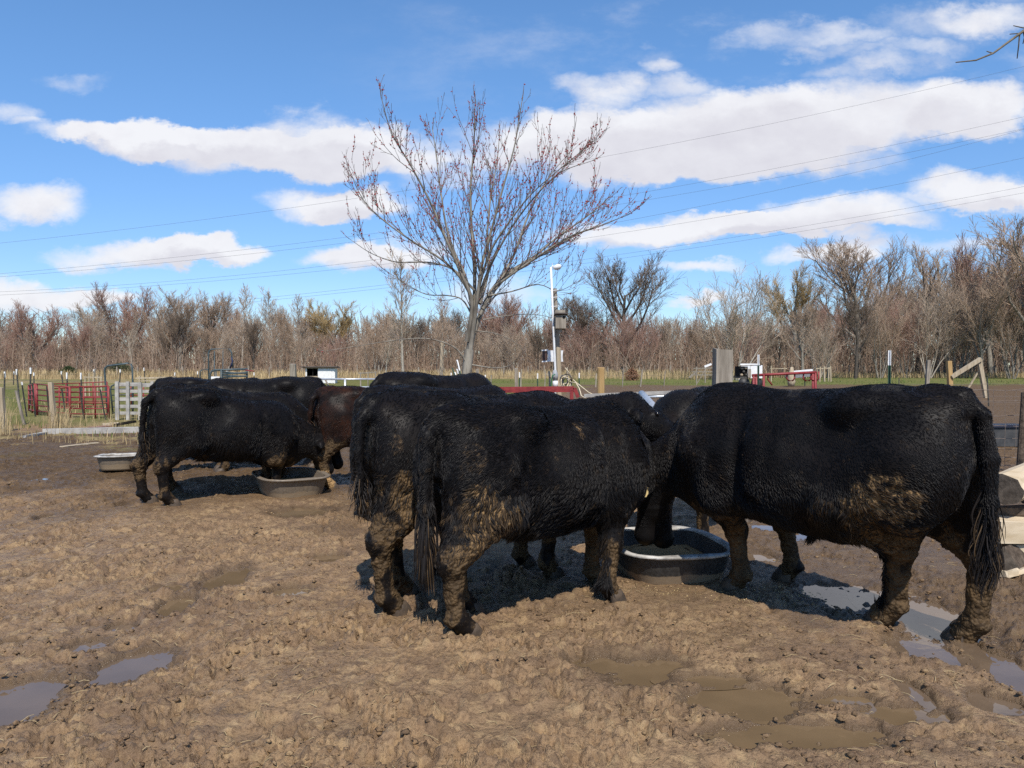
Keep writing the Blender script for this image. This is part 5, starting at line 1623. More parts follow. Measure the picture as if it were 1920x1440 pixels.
def board_fence():
    Y = 22.6
    P = lambda u, v: Vector(at(u, v, Y))
    o = Vector((P(220, 785).x, Y, 0))
    t = thing("board_fence", "grey weathered board fence with wide flat posts behind the outermost steer", "fence", tuple(o))
    for u, w in ((221, 7), (241, 6), (264, 7), (287, 5), (310, 6), (322, 5), (346, 6), (367, 5)):
        q = P(u, 716 + rng.uniform(-1, 1)); mb = MB(); mb.bar(Vector((q.x, Y - .06, -.1)) - o, Vector((q.x, Y - .06, q.z)) - o, w / FX * Y, .04, jit=.006); mb.build("post", WOOD_BOARD, t)
    for v, h in ((721, 7), (734, 6), (748, 6), (762, 6), (775, 5)):
        for (u0, u1) in ((217, 266), (265, 312), (309, 372)):
            dv = rng.uniform(-1.2, 1.2)
            mb = MB(); mb.bar(P(u0, v + dv) - o, P(u1, v + dv * .3) - o, .03, h / FX * Y, jit=.006); mb.build("board", WOOD_BOARD, t)
board_fence()

def rail_heap(label, Y, rows, mat, name="rail_fence"):
    P = lambda u, v: Vector(at(u, v, Y))
    u0 = rows[0][0]; o = Vector((P(u0, 700).x, Y, 0))
    t = thing(name, label, "fence", tuple(o))
    for (ua, va, ub, vb, w, nm) in rows:
        mb = MB(); a, b = P(ua, va) - o, P(ub, vb) - o
        if nm == "post": a.z = -.1
        mb.bar(a, b, w / FX * Y, w / FX * Y, jit=.01); mb.build(nm, mat, t)
rail_heap("rough pale rail fence glimpsed above the grey boards", 33, [(255, 709, 330, 708, 3, "rail"), (262, 720, 262, 705, 3, "post"), (300, 720, 300, 706, 3, "post"), (328, 720, 329, 706, 3, "post"), (255, 714, 330, 713, 2, "rail")], WOOD_PALE)
rail_heap("rough stake rails behind the red pen's rear panel", 40, [(158, 707, 192, 708, 2, "rail"), (160, 725, 160, 705, 2.5, "post"), (168, 725, 167, 700, 2, "post"), (183, 725, 184, 704, 2.5, "post"), (190, 725, 190, 706, 2, "post"), (176, 725, 176, 699, 3, "post")], WOOD_PALE)
rail_heap("grey rail pen leaning beside the thick gatepost, far off", 70, [(1300, 691, 1338, 690, 2, "rail"), (1298, 697, 1338, 697, 2, "rail"), (1296, 703, 1338, 703, 1.6, "rail"), (1306, 706, 1306, 688, 2, "post"), (1322, 706, 1322, 686, 2, "post"), (1294, 708, 1304, 698, 2.4, "brace"), (1292, 708, 1299, 701, 2, "brace")], WOOD_GREY)
rail_heap("stake-and-rail pen behind the red hay rack", 75, [(1444, 691, 1476, 691, 1.5, "rail"), (1446, 705, 1446, 686, 2, "post"), (1530, 691, 1556, 690, 1.5, "rail"), (1537, 706, 1538, 688, 2.2, "post"), (1546, 706, 1545, 687, 2.6, "post"), (1553, 706, 1554, 688, 2, "post"), (1558, 708, 1557, 686, 2.2, "post")], WOOD_PALE)
rail_heap("small pale hurdle by the sapling beyond the silver gate", 52, [(672, 700, 706, 698, 2, "rail"), (676, 712, 676, 698, 2.4, "post"), (690, 712, 690, 697, 2, "post"), (704, 712, 704, 696, 2.4, "post")], WOOD_GREY)

def chute():
    Y = 30.0
    P = lambda u, v, d=0.: Vector(at(u, v, Y + d))
    o = Vector((P(425, 700).x, Y, 0))
    t = thing("cattle_chute", "green-grey steel cattle chute with tall head arch and stacked rails, behind the cattle", "cattle chute", tuple(o))
    def tb(nm, pts, r, m=CHUTE):
        mb = MB(); mb.tube([q - o for q in pts], r, 7); mb.build(nm, m, t, True)
    def gz(u, d=0.): q = P(u, 760, d); q.z = 0; return q
    tb("head_arch", [gz(392), P(391, 662), P(393, 657), P(397, 655), P(426, 653), P(431, 655), P(434, 661), P(437, 692)], .030)
    tb("inner_post", [gz(402), P(402, 658)], .018); tb("inner_post", [gz(418), P(418, 656)], .014)
    tb("small_arch", [gz(376), P(375, 697), P(378, 694), P(388, 692), P(391, 695), P(392, 716)], .026)
    tb("side_arch", [gz(395, -.4), P(394, 702, -.4), P(397, 696, -.4), P(404, 694, -.4), P(464, 692, -.4)], .040)
    tb("side_post", [gz(416, -.4), P(415, 694, -.4)], .045); tb("side_post", [gz(405, -.4), P(405, 696, -.4)], .025); tb("side_post", [gz(463, -.4), P(463, 692, -.4)], .035)
    tb("lever", [P(432, 690), P(436, 678), P(434, 669)], .032, simple("blue_lever", (.018, .022, .075), (.03, .035, .10), .5))
    for i, (v0, v1) in enumerate(((697, 700), (701, 698), (704, 706), (708, 705), (711, 712), (716, 716), (721, 721), (727, 727))):
        tb("rail", [P(416, v0, -.5), P(440, (v0 + v1) / 2 + rng.uniform(-1, 1), -.5), P(464, v1, -.5)], .030)
    mb = MB(); mb.bar(P(420, 714, -.3) - o, P(446, 713, -.3) - o, .03, .14); mb.build("side_plate", simple("rust_plate", (.30, .12, .075), (.42, .19, .12), .8, 8), t)
    mb = MB(); mb.bar(P(396, 709, -.45) - o, P(412, 709, -.45) - o, .03, .12); mb.build("side_plate", WHITE, t)
    tb("red_handle", [P(460, 694, -.5), P(476, 696, -.5)], .022, RED)
chute()

def shed():
    Y = 66.0
    P = lambda u, v, d=0.: Vector(at(u, v, Y + d))
    x0, x1 = P(573, 700).x, P(628, 700).x
    zt = P(600, 691).z
    t = thing("shed", "small white shed with sloping dark roof and open doorway, at the pasture's edge", "shed", (x0, Y, 0))
    W = x1 - x0; D = 2.6
    def bx(nm, m, a, b):
        a, b = Vector(a), Vector(b); mb = MB(); mb.box((a + b) / 2, tuple(b - a)); return mb.build(nm, m, t)
    dx = P(596, 700).x - x0
    bx("front_wall", WHITE, (dx, 0, 0), (W, .06, zt))
    bx("front_wall", WHITE, (0, 0, 0), (.10, .06, zt))
    # the western wall stands skew, so that it shows
    mb = MB(); mb.bar((.0, .03, zt / 2), (-.62, D, zt / 2), .06, zt); mb.build("side_wall", WOOD_BOARD, t)  # white wall's dimmer shaded side put into the colour as grey boards
    mb = MB(); mb.bar((W - .03, .07, zt / 2), (W - .40, D, zt / 2), .06, zt); mb.build("side_wall", WHITE, t)
    bx("rear_wall", BLACK, (-.6, D, 0), (W - .4, D + .05, zt))  # near-black wall: the doorway's inner shade is in its colour
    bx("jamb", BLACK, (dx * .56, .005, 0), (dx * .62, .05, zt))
    bx("door_rail", WOOD_PALE, (.06, -.03, zt * .42), (dx, -.005, zt * .50))
    d1 = bx("door", WHITE, (dx + .03, -.045, .05), (dx + 1.15, -.005, zt - .10))
    d2 = bx("door", WHITE, (dx + 1.20, -.045, .05), (W - .08, -.005, zt - .04))
    v = np.array([(-.35, -.3, zt + .10), (W + .2, -.3, zt + .10), (W - .2, D + .2, zt + .04), (-.95, D + .2, zt + .04)])
    v = np.concatenate([v, v + np.array([0, 0, .09])])
    mb = MB(); mb.add(v, [(0, 3, 2, 1), (4, 5, 6, 7), (0, 1, 5, 4), (1, 2, 6, 5), (2, 3, 7, 6), (3, 0, 4, 7)]); mb.build("roof", TAR, t)
    bx("fascia", WOOD_GREY, (-.2, -.02, zt), (W, .0, zt + .11))
shed()

def silver_gate():
    Y = 19.5
    P = lambda u, v, d=0.: Vector(at(u, v, Y + d))
    o = Vector((P(575, 720).x, Y, 0))
    t = thing("tube_gate", "galvanised tube gate in front of the white shed", "gate", tuple(o))
    def tb(nm, pts, r, m=GALV):
        mb = MB(); mb.tube([q - o for q in pts], r, 8); mb.build(nm, m, t, True)
    for v0, v1 in ((711, 711), (726, 726), (738, 737), (750, 749), (762, 761)): tb("rail", [P(575, v0), P(715, v1)], .024)
    for u in (575, 647, 715): tb("upright", [P(u, 710), P(u, 764)], .028)
    tb("brace", [P(585, 712, .15), P(606, 755, .15)], .022, WOOD_GREY); tb("brace", [P(610, 712, .15), P(632, 755, .15)], .022, WOOD_GREY)
silver_gate()

def low_gate():
    Y = 9.9
    P = lambda u, v, d=0.: Vector(at(u, v, Y + d))
    o = Vector((P(1330, 740).x, Y, 0))
    t = thing("steel_gate", "bright steel gate hung low on the thick weathered gatepost", "gate", tuple(o))
    def tb(nm, pts, r):
        mb = MB(); mb.tube([q - o for q in pts], r, 10); mb.build(nm, GALV, t, True)
    mb = MB(); mb.bar(P(1095, 742) - o, P(1333, 733) - o, .045, .042); mb.build("top_rail", WOOD_BOARD, t)
    tb("rail", [P(1165, 746), P(1333, 740)], .022)
    tb("upright", [P(1166, 740), P(1166, 812)], .022); tb("upright", [P(1332, 732), P(1332, 812)], .022)
    # the loose tube that sticks out towards the yard
    a, b = Vector(at(1203, 739, 9.7)), Vector(at(1231, 771, 7.6))
    d = (b - a).normalized()
    tb("loose_tube", [a, b], .046)
    mb = MB(); mb.tube([b - o, b + d * .004 - o], .036, 10); mb.build("painted_mouth", BLACK, t, True)  # near-black disc on the closed end, painted for the shade within
low_gate()
def twine(label, rows, mat, r, name, cat, Y):
    t = thing(name, label, cat, tuple(Vector((at(rows[0][0][0], 700, Y).x, Y, 0))))
    o = t.location
    for pts in rows:
        mb = MB(); mb.tube([Vector(at(u, v, Y + d)) - o for u, v, d in pts], r, 5); mb.build("strand", mat, t, True)
twine("orange twine wound loosely round the foot of the thick gatepost", [[(1334, 738, 0), (1338, 730, -.12), (1346, 727, -.17), (1356, 730, -.17), (1366, 734, -.12), (1374, 733, .05)], [(1335, 732, -.05), (1345, 735, -.17), (1358, 726, -.18), (1372, 729, -.1)], [(1344, 728, -.17), (1340, 737, -.17), (1336, 748, -.16)]], TWINE, .008, "twine", "twine", 9.98)

def red_rail():
    Y = 11.6
    P = lambda u, v, d=0.: Vector(at(u, v, Y + d))
    o = Vector((P(985, 728).x, Y, 0))
    t = thing("feed_bunk", "red steel feed bunk edge just above the front steers' backs", "feed bunk", tuple(o))
    mb = MB(); mb.bar(P(868, 729) - o, P(1076, 727) - o, .05, .045); mb.build("top_rail", RED, t)
    mb = MB(); mb.bar(P(868, 734, .45) - o, P(1076, 732, .45) - o, .03, .05); mb.build("rear_rail", RED, t)
    mb = MB(); mb.bar(P(1077, 727) - o, P(1084, 745) - o, .05, .05); mb.build("end_bracket", RED, t)
    for u in (880, 945, 1010, 1072):
        q = P(u, 730); mb = MB(); mb.bar(Vector((q.x, Y + .02, 0)) - o, Vector((q.x, Y + .02, q.z - .02)) - o, .05, .05); mb.build("leg", RED, t)
red_rail()

# ------------------------------------------------------------------ birdhouse pole and the things about it
def bird_pole():
    Y = 14.8
    P = lambda u, v, d=0.: Vector(at(u, v, Y + d))
    t = post("wooden_post", "tall two-piece wooden post that carries the birdhouse", (1047, 652), 1051, Y, 9, WOOD_PALE, False, group=GP)
    o = t.location
    mb = MB(); mb.tube([P(1047, 690, .06) - o, P(1045, 640, .06) - o, P(1040, 541, .06) - o], np.array([.040, .042, .040]), 8); mb.build("upper_pole", WOOD_GREY, t)
    w = thing("standpipe", "slim white plastic pipe with a lamp head, strapped to the birdhouse post", "pipe", (P(1041, 720).x, Y - .1, 0)); o = w.location
    mb = MB(); b = P(1042, 740, -.1); b.z = 0; mb.tube([b - o, P(1041, 690, -.1) - o, P(1037, 600, -.1) - o, P(1033, 501, -.1) - o], .021, 8); mb.build("pipe", PVC, w, True)
    mb = MB(); mb.tube([P(1041.5, 726, -.1) - o, P(1041, 714, -.1) - o], .05, 10); mb.build("collar", PVC, w, True)
    mb = MB(); mb.tube([P(1041, 712, -.1) - o, P(1041, 703, -.1) - o, P(1040.5, 694, -.1) - o], np.array([.05, .055, .035]), 10); mb.build("socket", simple("grey_plastic", (.25, .26, .27), (.4, .4, .4), .5), w, True)
    for v in (545, 558, 575, 598): mb = MB(); mb.tube([P(1031.5 + (v - 541) * .04, v, -.12) - o, P(1046 + (v - 541) * .04, v - 1, .02) - o], .008, 5); mb.build("strap", PVC, w)
    hb = MB(); hb.tube([P(1033, 503, -.1) - o, P(1036, 499, -.1) - o, P(1040, 500, -.1) - o], .014, 6); hb.build("lamp_arm", PVC, w, True)
    hb = MB(); hb.tube([P(1038, 504, -.1) - o, P(1041, 502, -.1) - o, P(1047, 500, -.1) - o, P(1052, 499, -.1) - o], np.array([.02, .045, .055, .03]), 10); hb.build("lamp_head", PVC, w, True)
    hb = MB(); hb.tube([P(1036, 500, -.1) - o, P(1035.5, 493, -.1) - o], .006, 5); hb.build("antenna", PVC, w)
    b = thing("birdhouse", "wooden nest box with overhanging lid on the tall post", "birdhouse", tuple(P(1051, 614, -.16))); o = b.location
    z = lambda v: P(1050, v).z - o.z
    sx_ = 19 / FX * Y; hh = z(592)
    def bx(nm, m, c, s): mb = MB(); mb.box(c, s, jit=.002); return mb.build(nm, m, b)
    bx("front_board", WOOD_GREY, (0, -.075, hh / 2), (sx_, .018, hh))
    for s in (-1, 1): bx("side_board", WOOD_GREY, (s * (sx_ / 2 - .01), 0, hh / 2), (.018, .128, hh))
    bx("back_board", WOOD_GREY, (0, .075, hh / 2 + .03), (sx_ - .002, .018, hh + .14))
    bx("floor_board", WOOD_GREY, (0, 0, -.010), (sx_ + .004, .165, .018))
    mb = MB(); mb.box((0, -.01, hh + .014), (sx_ + .05, .25, .022), Matrix.Rotation(R(-6), 3, 'X')); mb.build("lid", TAR, b)
    mb = MB(); mb.tube([(.055, -.080, hh * .80), (.055, -.086, hh * .80)], .026, 12); mb.build("painted_hole", BLACK, b)  # dark disc on the unbroken board; the hole's shade is painted
    bx("perch_block", WOOD_GREY, (-.02, .03, -.05), (.09, .09, .06))
    s = thing("mineral_feeder", "white plastic sheet-sided feeder box behind the birdhouse post", "feeder", tuple(P(1041, 678, .75))); o = s.location
    mb = MB(); ww = 32 / FX * Y; hz = P(0, 656).z - P(0, 678).z
    k = 9; xs = np.linspace(-.5, .5, k)
    v = np.array([(x * ww * (1 - .10 * math.sin(zq * math.pi)), dpt + .02 * math.cos(x * 5), zq * hz) for zq in np.linspace(0, 1, 6) for x in xs for dpt in (0,)])
    v2 = v + np.array([0, .28, 0])
    q = [(i * k + j, i * k + j + 1, (i + 1) * k + j + 1, (i + 1) * k + j) for i in range(5) for j in range(k - 1)]
    mb.add(v, q); mb.build("white_panel", PVC, s, True); mb = MB(); mb.add(v2, q); mb.build("white_panel", PVC, s, True)
    mb = MB(); mb.bar((-ww / 2 - .045, .12, hz * .08), (-ww / 2 - .035, .12, hz * .92), .10, .26); mb.build("dark_side", simple("brown_side", (.055, .03, .024), (.08, .045, .035), .7), s)
    for zz_ in (.0, hz): mb = MB(); mb.bar((-ww / 2 - .10, .12, zz_), (-ww / 2 + .02, .12, zz_ + .01), .28, .025); mb.build("lip", PVC, s)
    mb = MB(); mb.tube([(0, .14, -.0), (0, .14, -P(0, 678).z)], .03, 8); mb.build("stand", DARK_T, s)
bird_pole()
def coil():
    Y = 14.3
    t = thing("cable_coil", "tangle of pale and black cable hung at the foot of the birdhouse post", "cable", (at(1068, 720, Y).x, Y, 0)); o = t.location
    rr = np.random.default_rng(3)
    blue = simple("black_cable", (.02, .022, .03), (.05, .055, .07), .5, 9)
    for i in range(6):
        c = at(1060 + rr.uniform(-4, 6), 716 + rr.uniform(-5, 5), Y); a0 = rr.uniform(0, 6.28); r = rr.uniform(.06, .12)
        mb = MB(); mb.tube([c - o + Vector((math.cos(a0 + s) * r * .7, rr.normal(0, .02), math.sin(a0 + s) * r)) for s in np.linspace(0, 5.6, 14)], .011, 5); mb.build("loop", blue if i < 3 else ROPE, t, True)
    for pts in ([(1068, 716), (1080, 718), (1086, 728), (1090, 742), (1100, 748)], [(1072, 710), (1084, 720), (1104, 736), (1118, 742)], [(1070, 722), (1073, 735), (1070, 748)], [(1075, 715), (1068, 700), (1060, 690)]):
        mb = MB(); mb.tube([Vector(at(u, v, Y - .1 * i)) - o for i, (u, v) in enumerate(pts)], .010, 5); mb.build("strand", ROPE, t, True)
    c = thing("wooden_block", "pale wooden block stuck askew by the standpipe's foot", "block", tuple(at(1031, 702, 15.2)))
    mb = MB(); mb.box((0, 0, 0), (.10, .08, .09), Matrix.Rotation(R(28), 3, 'Y'), .006); mb.build("block", WOOD_PALE, c)
    mb = MB(); q = at(1031, 702, 15.2); mb.bar((0, 0, -.04), (0, .02, -q.z), .04, .04); mb.build("stake", WOOD_GREY, c)
    h = thing("garden_hose", "green hose looped beside the standpipe", "hose", (at(1036, 715, 14.6).x, 14.6, 0)); o = h.location
    mb = MB(); mb.tube([Vector(at(u, v, 14.6)) - o for u, v in ((1041, 702), (1036, 704), (1034, 712), (1033, 726), (1032, 745), (1030, 790))], .012, 6); mb.build("hose", simple("green_hose", (.02, .11, .05), (.03, .15, .07), .5), h, True)
coil()

# ------------------------------------------------------------------ things in the pasture at the right
def hay_rack():
    Y = 26.0
    P = lambda u, v, d=0.: Vector(at(u, v, Y + d))
    o = Vector((P(1470, 705).x, Y, 0))
    t = thing("hay_feeder", "red tubular hay rack with hooped sides, over the big steer's withers", "hay feeder", tuple(o))
    def tb(nm, pts, r):
        mb = MB(); mb.tube([q - o for q in pts], r, 7); mb.build(nm, RED, t, True)
    tb("top_rail", [P(1410, 704), P(1470, 701), P(1531, 698)], .045)
    tb("top_rail", [P(1412, 703, 1.6), P(1470, 701, 1.6), P(1526, 698.5, 1.6)], .035)
    for u, d in ((1413, 0), (1432, .0), (1529, 0), (1418, 1.6), (1524, 1.6)):
        g = P(u, 760, d); g.z = 0; tb("upright", [g, P(u, 702.5 - (u - 1410) * .045, d)], .042)
    for u in (1440, 1476, 1507, 1521):
        pts = [P(u, 702 - (u - 1410) * .04, .05), P(u - 1, 710, .05), P(u + 4, 714, .05), P(u + 10, 714, .05), P(u + 14, 709, .05), P(u + 14, 701 - (u - 1410) * .04, .05)] if u != 1440 else [P(u, 702, .05), P(u, 712, .05), P(u + 3, 716, .05), P(u + 8, 722, .05)]
        tb("hoop", pts, .026)
    tb("bottom_rail", [P(1413, 745), P(1529, 742)], .035)
hay_rack()
def machine():
    Y = 52.0
    P = lambda u, v, d=0.: Vector(at(u, v, Y + d))
    o = Vector((P(1405, 705).x, Y, 0))
    t = thing("manure_spreader", "old white box-sided spreader with open dark works, behind the thick gatepost", "farm machine", tuple(o))
    def bx(nm, m, u0, v0, u1, v1, d0, d1):
        a, b = P(u0, v1, d0) - o, P(u1, v0, d1) - o
        b.x = P(u1, v0, 0).x - o.x; b.z = P(u1, v0, 0).z - o.z; a.x = P(u0, v1, 0).x - o.x; a.z = P(u0, v1, 0).z - o.z
        mb = MB(); mb.box((a + b) / 2, (abs(b.x - a.x), abs(d1 - d0), abs(b.z - a.z)), jit=.01); return mb.build(nm, m, t)
    bx("box_side", WHITE, 1407, 686, 1429, 709, 0, .06)
    bx("box_side", WHITE, 1404, 686, 1427, 708, 1.7, 1.76)
    bx("box_end", WHITE, 1427.5, 685, 1430.5, 709, .07, 1.69)
    bx("top_lip", WHITE, 1388, 682, 1424, 684.5, -.05, .05)
    bx("frame", DARK_T, 1388, 706, 1430, 709, .1, 1.6)
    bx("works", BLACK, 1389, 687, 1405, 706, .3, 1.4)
    for i, (u, v) in enumerate(((1392, 691), (1399, 690), (1395, 697), (1391, 703), (1400, 703))):
        mb = MB(); c = P(u, v, .1) - o; mb.tube([c, c + Vector((.0, .12, 0))], .085, 9); mb.build("roller", WOOD_PALE if i % 2 else DARK_T, t, True)
    for u in (1396, 1420):
        mb = MB(); c = P(u, 711, .1) - o; c.z = .36; mb.tube([c + Vector((0, .0, 0)), c + Vector((0, .2, 0))], .36, 14); w = mb.build("wheel", RUBBER, t, True)
    bx("tailboard", WOOD_GREY, 1402, 692, 1407, 708, -.12, -.05)
machine()
def trailer():
    Y = 58.0
    P = lambda u, v, d=0.: Vector(at(u, v, Y + d))
    o = Vector((P(1502, 705).x, Y, 0))
    t = thing("stock_trough", "pale grey metal trough on legs seen through the red hay rack's hoops", "trough", tuple(o))
    mb = MB()
    a = P(1482, 699) - o; b = P(1522, 695) - o
    prof = [(.0, 0), (.12, -.42), (1.0, -.42), (1.1, 0)]
    v = np.array([(x, y, z_ + dz_) for (x, z_) in ((a.x, a.z), (b.x, b.z)) for (y, dz_) in prof])
    mb.add(v, [(0, 1, 5, 4), (1, 2, 6, 5), (2, 3, 7, 6), (0, 3, 2, 1), (4, 5, 6, 7)]); mb.build("trough_body", GALV, t)
    mb = MB(); mb.bar(a + Vector((-.05, 0, .05)), b + Vector((.05, 0, .05)), .10, .14); mb.build("rim_rail", WHITE, t)
    for s in (.2, .8):
        c = a.lerp(b, s)
        mb = MB(); mb.bar((c.x, .5, -.1), (c.x, .5, c.z - .40), .06, .06); mb.build("leg", DARK_T, t)
    f = thing("feed_sack", "crumpled pale sack standing at the metal trough's end", "sack", tuple(Vector((P(1479, 700).x, Y - .5, 0))))
    o2 = f.location
    mb = MB(); mb.tube([Vector((0, 0, 0)), Vector((.02, 0, .35)), Vector((.0, 0, .7)), Vector((.05, 0, P(1479, 688).z))], np.array([.22, .30, .24, .10]), 8); mb.build("sack", WOOD_PALE, f, True)
    s = thing("white_board", "small white board tilted on a stake beside the thick gatepost", "board", tuple(Vector((P(1328, 690).x, 62, 0))))
    q = at(1328, 685, 62); o3 = s.location
    mb = MB(); mb.bar(Vector(at(1321, 687.5, 62)) - o3, Vector(at(1334, 682.5, 62)) - o3, .03, .16); mb.build("board", WHITE, s)
    mb = MB(); mb.bar((0, .03, -.1), Vector(at(1328, 684, 62)) - o3 + Vector((0, .03, 0)), .05, .05); mb.build("stake", WOOD_GREY, s)
trailer()
def bunk():
    Y = 15.2
    t = thing("feed_bunk", "low black plastic feed bunk beyond the wire mesh", "feed bunk", tuple(Vector((at(1880, 820, Y).x, Y, 0))))
    w = 1.1
    prof_o = [(-.05, .0), (.02, .36), (.06, .40), (.50, .40), (.54, .36), (.58, .0)]
    mb = MB()
    v = np.array([(x, y, z_) for x in (-w / 2, w / 2) for y, z_ in prof_o]); n = 6
    mb.add(v, [(i, i + 1, n + i + 1, n + i) for i in range(n - 1)]); mb.add(np.array([(x, y, z_) for x in (-w / 2,) for y, z_ in prof_o]), None, [(0, i, i + 1) for i in range(1, 5)]); mb.add(np.array([(x, y, z_) for x in (w / 2,) for y, z_ in prof_o]), None, [(0, i + 1, i) for i in range(1, 5)])
    mb.build("bunk_body", RUBBER, t)
    mb = MB(); mb.bar((-w / 2, .02, .385), (w / 2, .02, .385), .09, .05); mb.build("lip", simple("blue_black_plastic", (.018, .022, .04), (.03, .035, .06), .3), t)
    mb = MB(); mb.box((-.42, -.09, .1), (.035, .035, .34)); mb.build("stake", WHITE, t)
bunk()

# ------------------------------------------------------------------ timber and logs
def timber(name, label, pts, size, mat, cat, group=None, roll=0.0, endmat=None, jit=.01):
    a, b = Vector(pts[0]), Vector(pts[1])
    t = thing(name, label, cat, tuple(a), 0, group)
    mb = MB(); mb.bar((0, 0, 0), b - a, size[0], size[1], jit=jit); mb.build("beam", mat, t)
    return t
g = lambda u, v, z=.06: Vector(ground_at(u, v, z))
timber("timber_beam", "long grey beam lying on the ground at the pale leaning post's foot", (g(82, 809, .06), g(262, 806, .06)), (.16, .13), WOOD_BOARD, "beam")
timber("plank", "short plank on the mud at the long beam's outer end", (g(43, 819, .03), g(82, 812, .03)), (.12, .05), WOOD_BOARD, "plank")
timber("plank", "pale plank lying in the grass behind the long beam", (g(192, 796, .05), g(222, 795, .05)), (.2, .06), WOOD_CUT, "plank")
timber("scrap_board", "black charred board resting across the pale plank in the grass", (g(216, 797, .06), g(252, 790, .16)), (.16, .06), BLACK, "board")
timber("scrap_board", "small rusty board lying flat beside the black charred one", (g(172, 802, .03), g(205, 799, .03)), (.25, .04), simple("rust_board", (.22, .12, .085), (.30, .18, .13), .9), "board")
timber("plank", "pale straw-coloured lath lying on wet mud west of the outermost steer", (g(116, 838, .02), g(182, 830, .02)), (.10, .03), WOOD_PALE, "plank")

def log(label, a, b, prof, bark_m, end_m, top_m=None, name="log", roll=0.0, group="cut logs stacked at the frame's edge", bumps=.02):
    """a split or sawn log from a to b; prof is its cross-section (across, up)"""
    a, b = Vector(a), Vector(b)
    t = thing(name, label, "log", tuple(a), 0, group)
    d = (b - a); L = d.length; d.normalize()
    sx_ = d.cross(Vector((0, 0, 1))).normalized(); sz = sx_.cross(d)
    n = len(prof); k = 7
    V = []
    for i in range(k):
        s = i / (k - 1)
        for (p_, q_) in prof:
            j = rng.normal(0, bumps * .35)
            V.append(np.array(d * (L * s) + sx_ * (p_ + j) + sz * (q_ + j)))
    q = [(i * n + j, i * n + (j + 1) % n, (i + 1) * n + (j + 1) % n, (i + 1) * n + j) for i in range(k - 1) for j in range(n)]
    mb = MB(); mb.add(V, q); mb.build("bark" if bark_m is LOG_BARK else "sides", bark_m, t, False)
    for i0, nm in ((0, "cut_end"), ((k - 1) * n, "cut_end")):
        c = np.mean(V[i0:i0 + n], axis=0) ; off = np.array(d) * (-.002 if i0 == 0 else .002)
        mb = MB(); mb.add(np.array(V[i0:i0 + n] + [c]) + off, None, [(j, (j + 1) % n, n) for j in range(n)]); mb.build(nm, end_m, t)
    return t
circ = lambda r, n=14, f=1.0: [(math.cos(a) * r, math.sin(a) * r * f) for a in np.linspace(0, 2 * math.pi, n + 1)[:-1]]
half = lambda r: [(math.cos(a) * r, math.sin(a) * r * .9) for a in np.linspace(math.pi, 2 * math.pi, 9)]
Yl = 6.3
Pl = lambda u, v, d=0.: Vector(at(u, v, Yl + d))
# squared pale timbers below, dark rotten log between, split log on top
log("lower pale squared timber on the mud behind the curly tail", Pl(1862, 1040, .05), Pl(2120, 1046, .2), [(-.13, -.11), (.13, -.11), (.13, .11), (-.13, .11)], WOOD_CUT, LOG_END)
log("upper pale sawn timber with a long crack, above the lower one", Pl(1850, 992, .0), Pl(2120, 996, .25), [(-.14, -.085), (.14, -.085), (.14, .085), (-.14, .085)], WOOD_CUT, WOOD_CUT)
log("dark rotten log wedged above the pale sawn timbers", Pl(1852, 960, .15), Pl(2100, 955, .35), circ(.055, 10), LOG_BARK, LOG_END)
log("big split log with grey cut end facing the yard, topmost", Pl(1880, 918, -.02), Pl(1990, 872, .75), circ(.155, 16, .82), WOOD_CUT, LOG_END)
log("log with bark half hidden behind the big split one", Pl(1925, 915, .3), Pl(2060, 905, .8), circ(.14, 14), LOG_BARK, LOG_END)
log("dark triangular wedge of wood leaning on the lower timber", Pl(1880, 1052, -.28), Pl(1905, 1045, .0), [(-.12, -.09), (.13, -.09), (.0, .11)], LOG_BARK, LOG_END)
log("pale splinter of wood lying flat before the timbers", g(1880, 1076, .02), g(1925, 1068, .02), [(-.03, -.02), (.03, -.02), (.02, .02), (-.02, .015)], WOOD_CUT, WOOD_CUT)
log("lowest old log buried in mud under the timbers", Pl(1875, 1078, .35), Pl(2100, 1080, .5), circ(.12, 12), LOG_BARK, LOG_END)

# ------------------------------------------------------------------ power lines
def cable(label, pts):
    """a line that passes the given pixels; in plan it runs straight from the west, far off, to the east, nearer"""
    us = [p[0] for p in pts]; deg = min(2, len(pts) - 1)
    co = np.polyfit(us, [p[1] for p in pts], deg)
    out = []
    for u in np.linspace(-250, 2200, 40):
        Y = 1.0 / np.interp(u, [-250, 2200], [1 / 230.0, 1 / 90.0])
        out.append(Vector(at(u, np.polyval(co, u), Y)))
    t = thing("power_line", label, "power line", tuple(out[0]), 0, "power lines crossing the sky")
    mb = MB(); mb.tube([q - out[0] for q in out], np.array([.013 * q.y / 100 for q in out]), 5); mb.build("cable", CABLE, t, True)
for lb, pts in [
    ("uppermost power line, alone and faint before the biggest cloud", [(0, 455), (690, 372), (1080, 300), (1880, 135)]),
    ("second power line from the top, upper of the close dark pair", [(0, 512), (640, 450), (1175, 362), (1920, 220)]),
    ("third power line from the top, lower of the close dark pair", [(0, 518), (640, 460), (1160, 380), (1920, 242)]),
    ("fourth power line down, just above the lower cloud bank", [(0, 547), (720, 486), (1160, 415), (1640, 315)]),
    ("fifth power line down, crossing the lower cloud bank's crest", [(0, 553), (720, 497), (1130, 440), (1560, 370)]),
    ("sixth power line down, through the lower cloud bank", [(0, 600), (540, 556), (700, 535), (1140, 480), (1920, 350)]),
    ("lowest power line, brushing the great oak's top", [(0, 604), (540, 562), (700, 542), (1200, 478), (1920, 362)])]:
    cable(lb, pts)

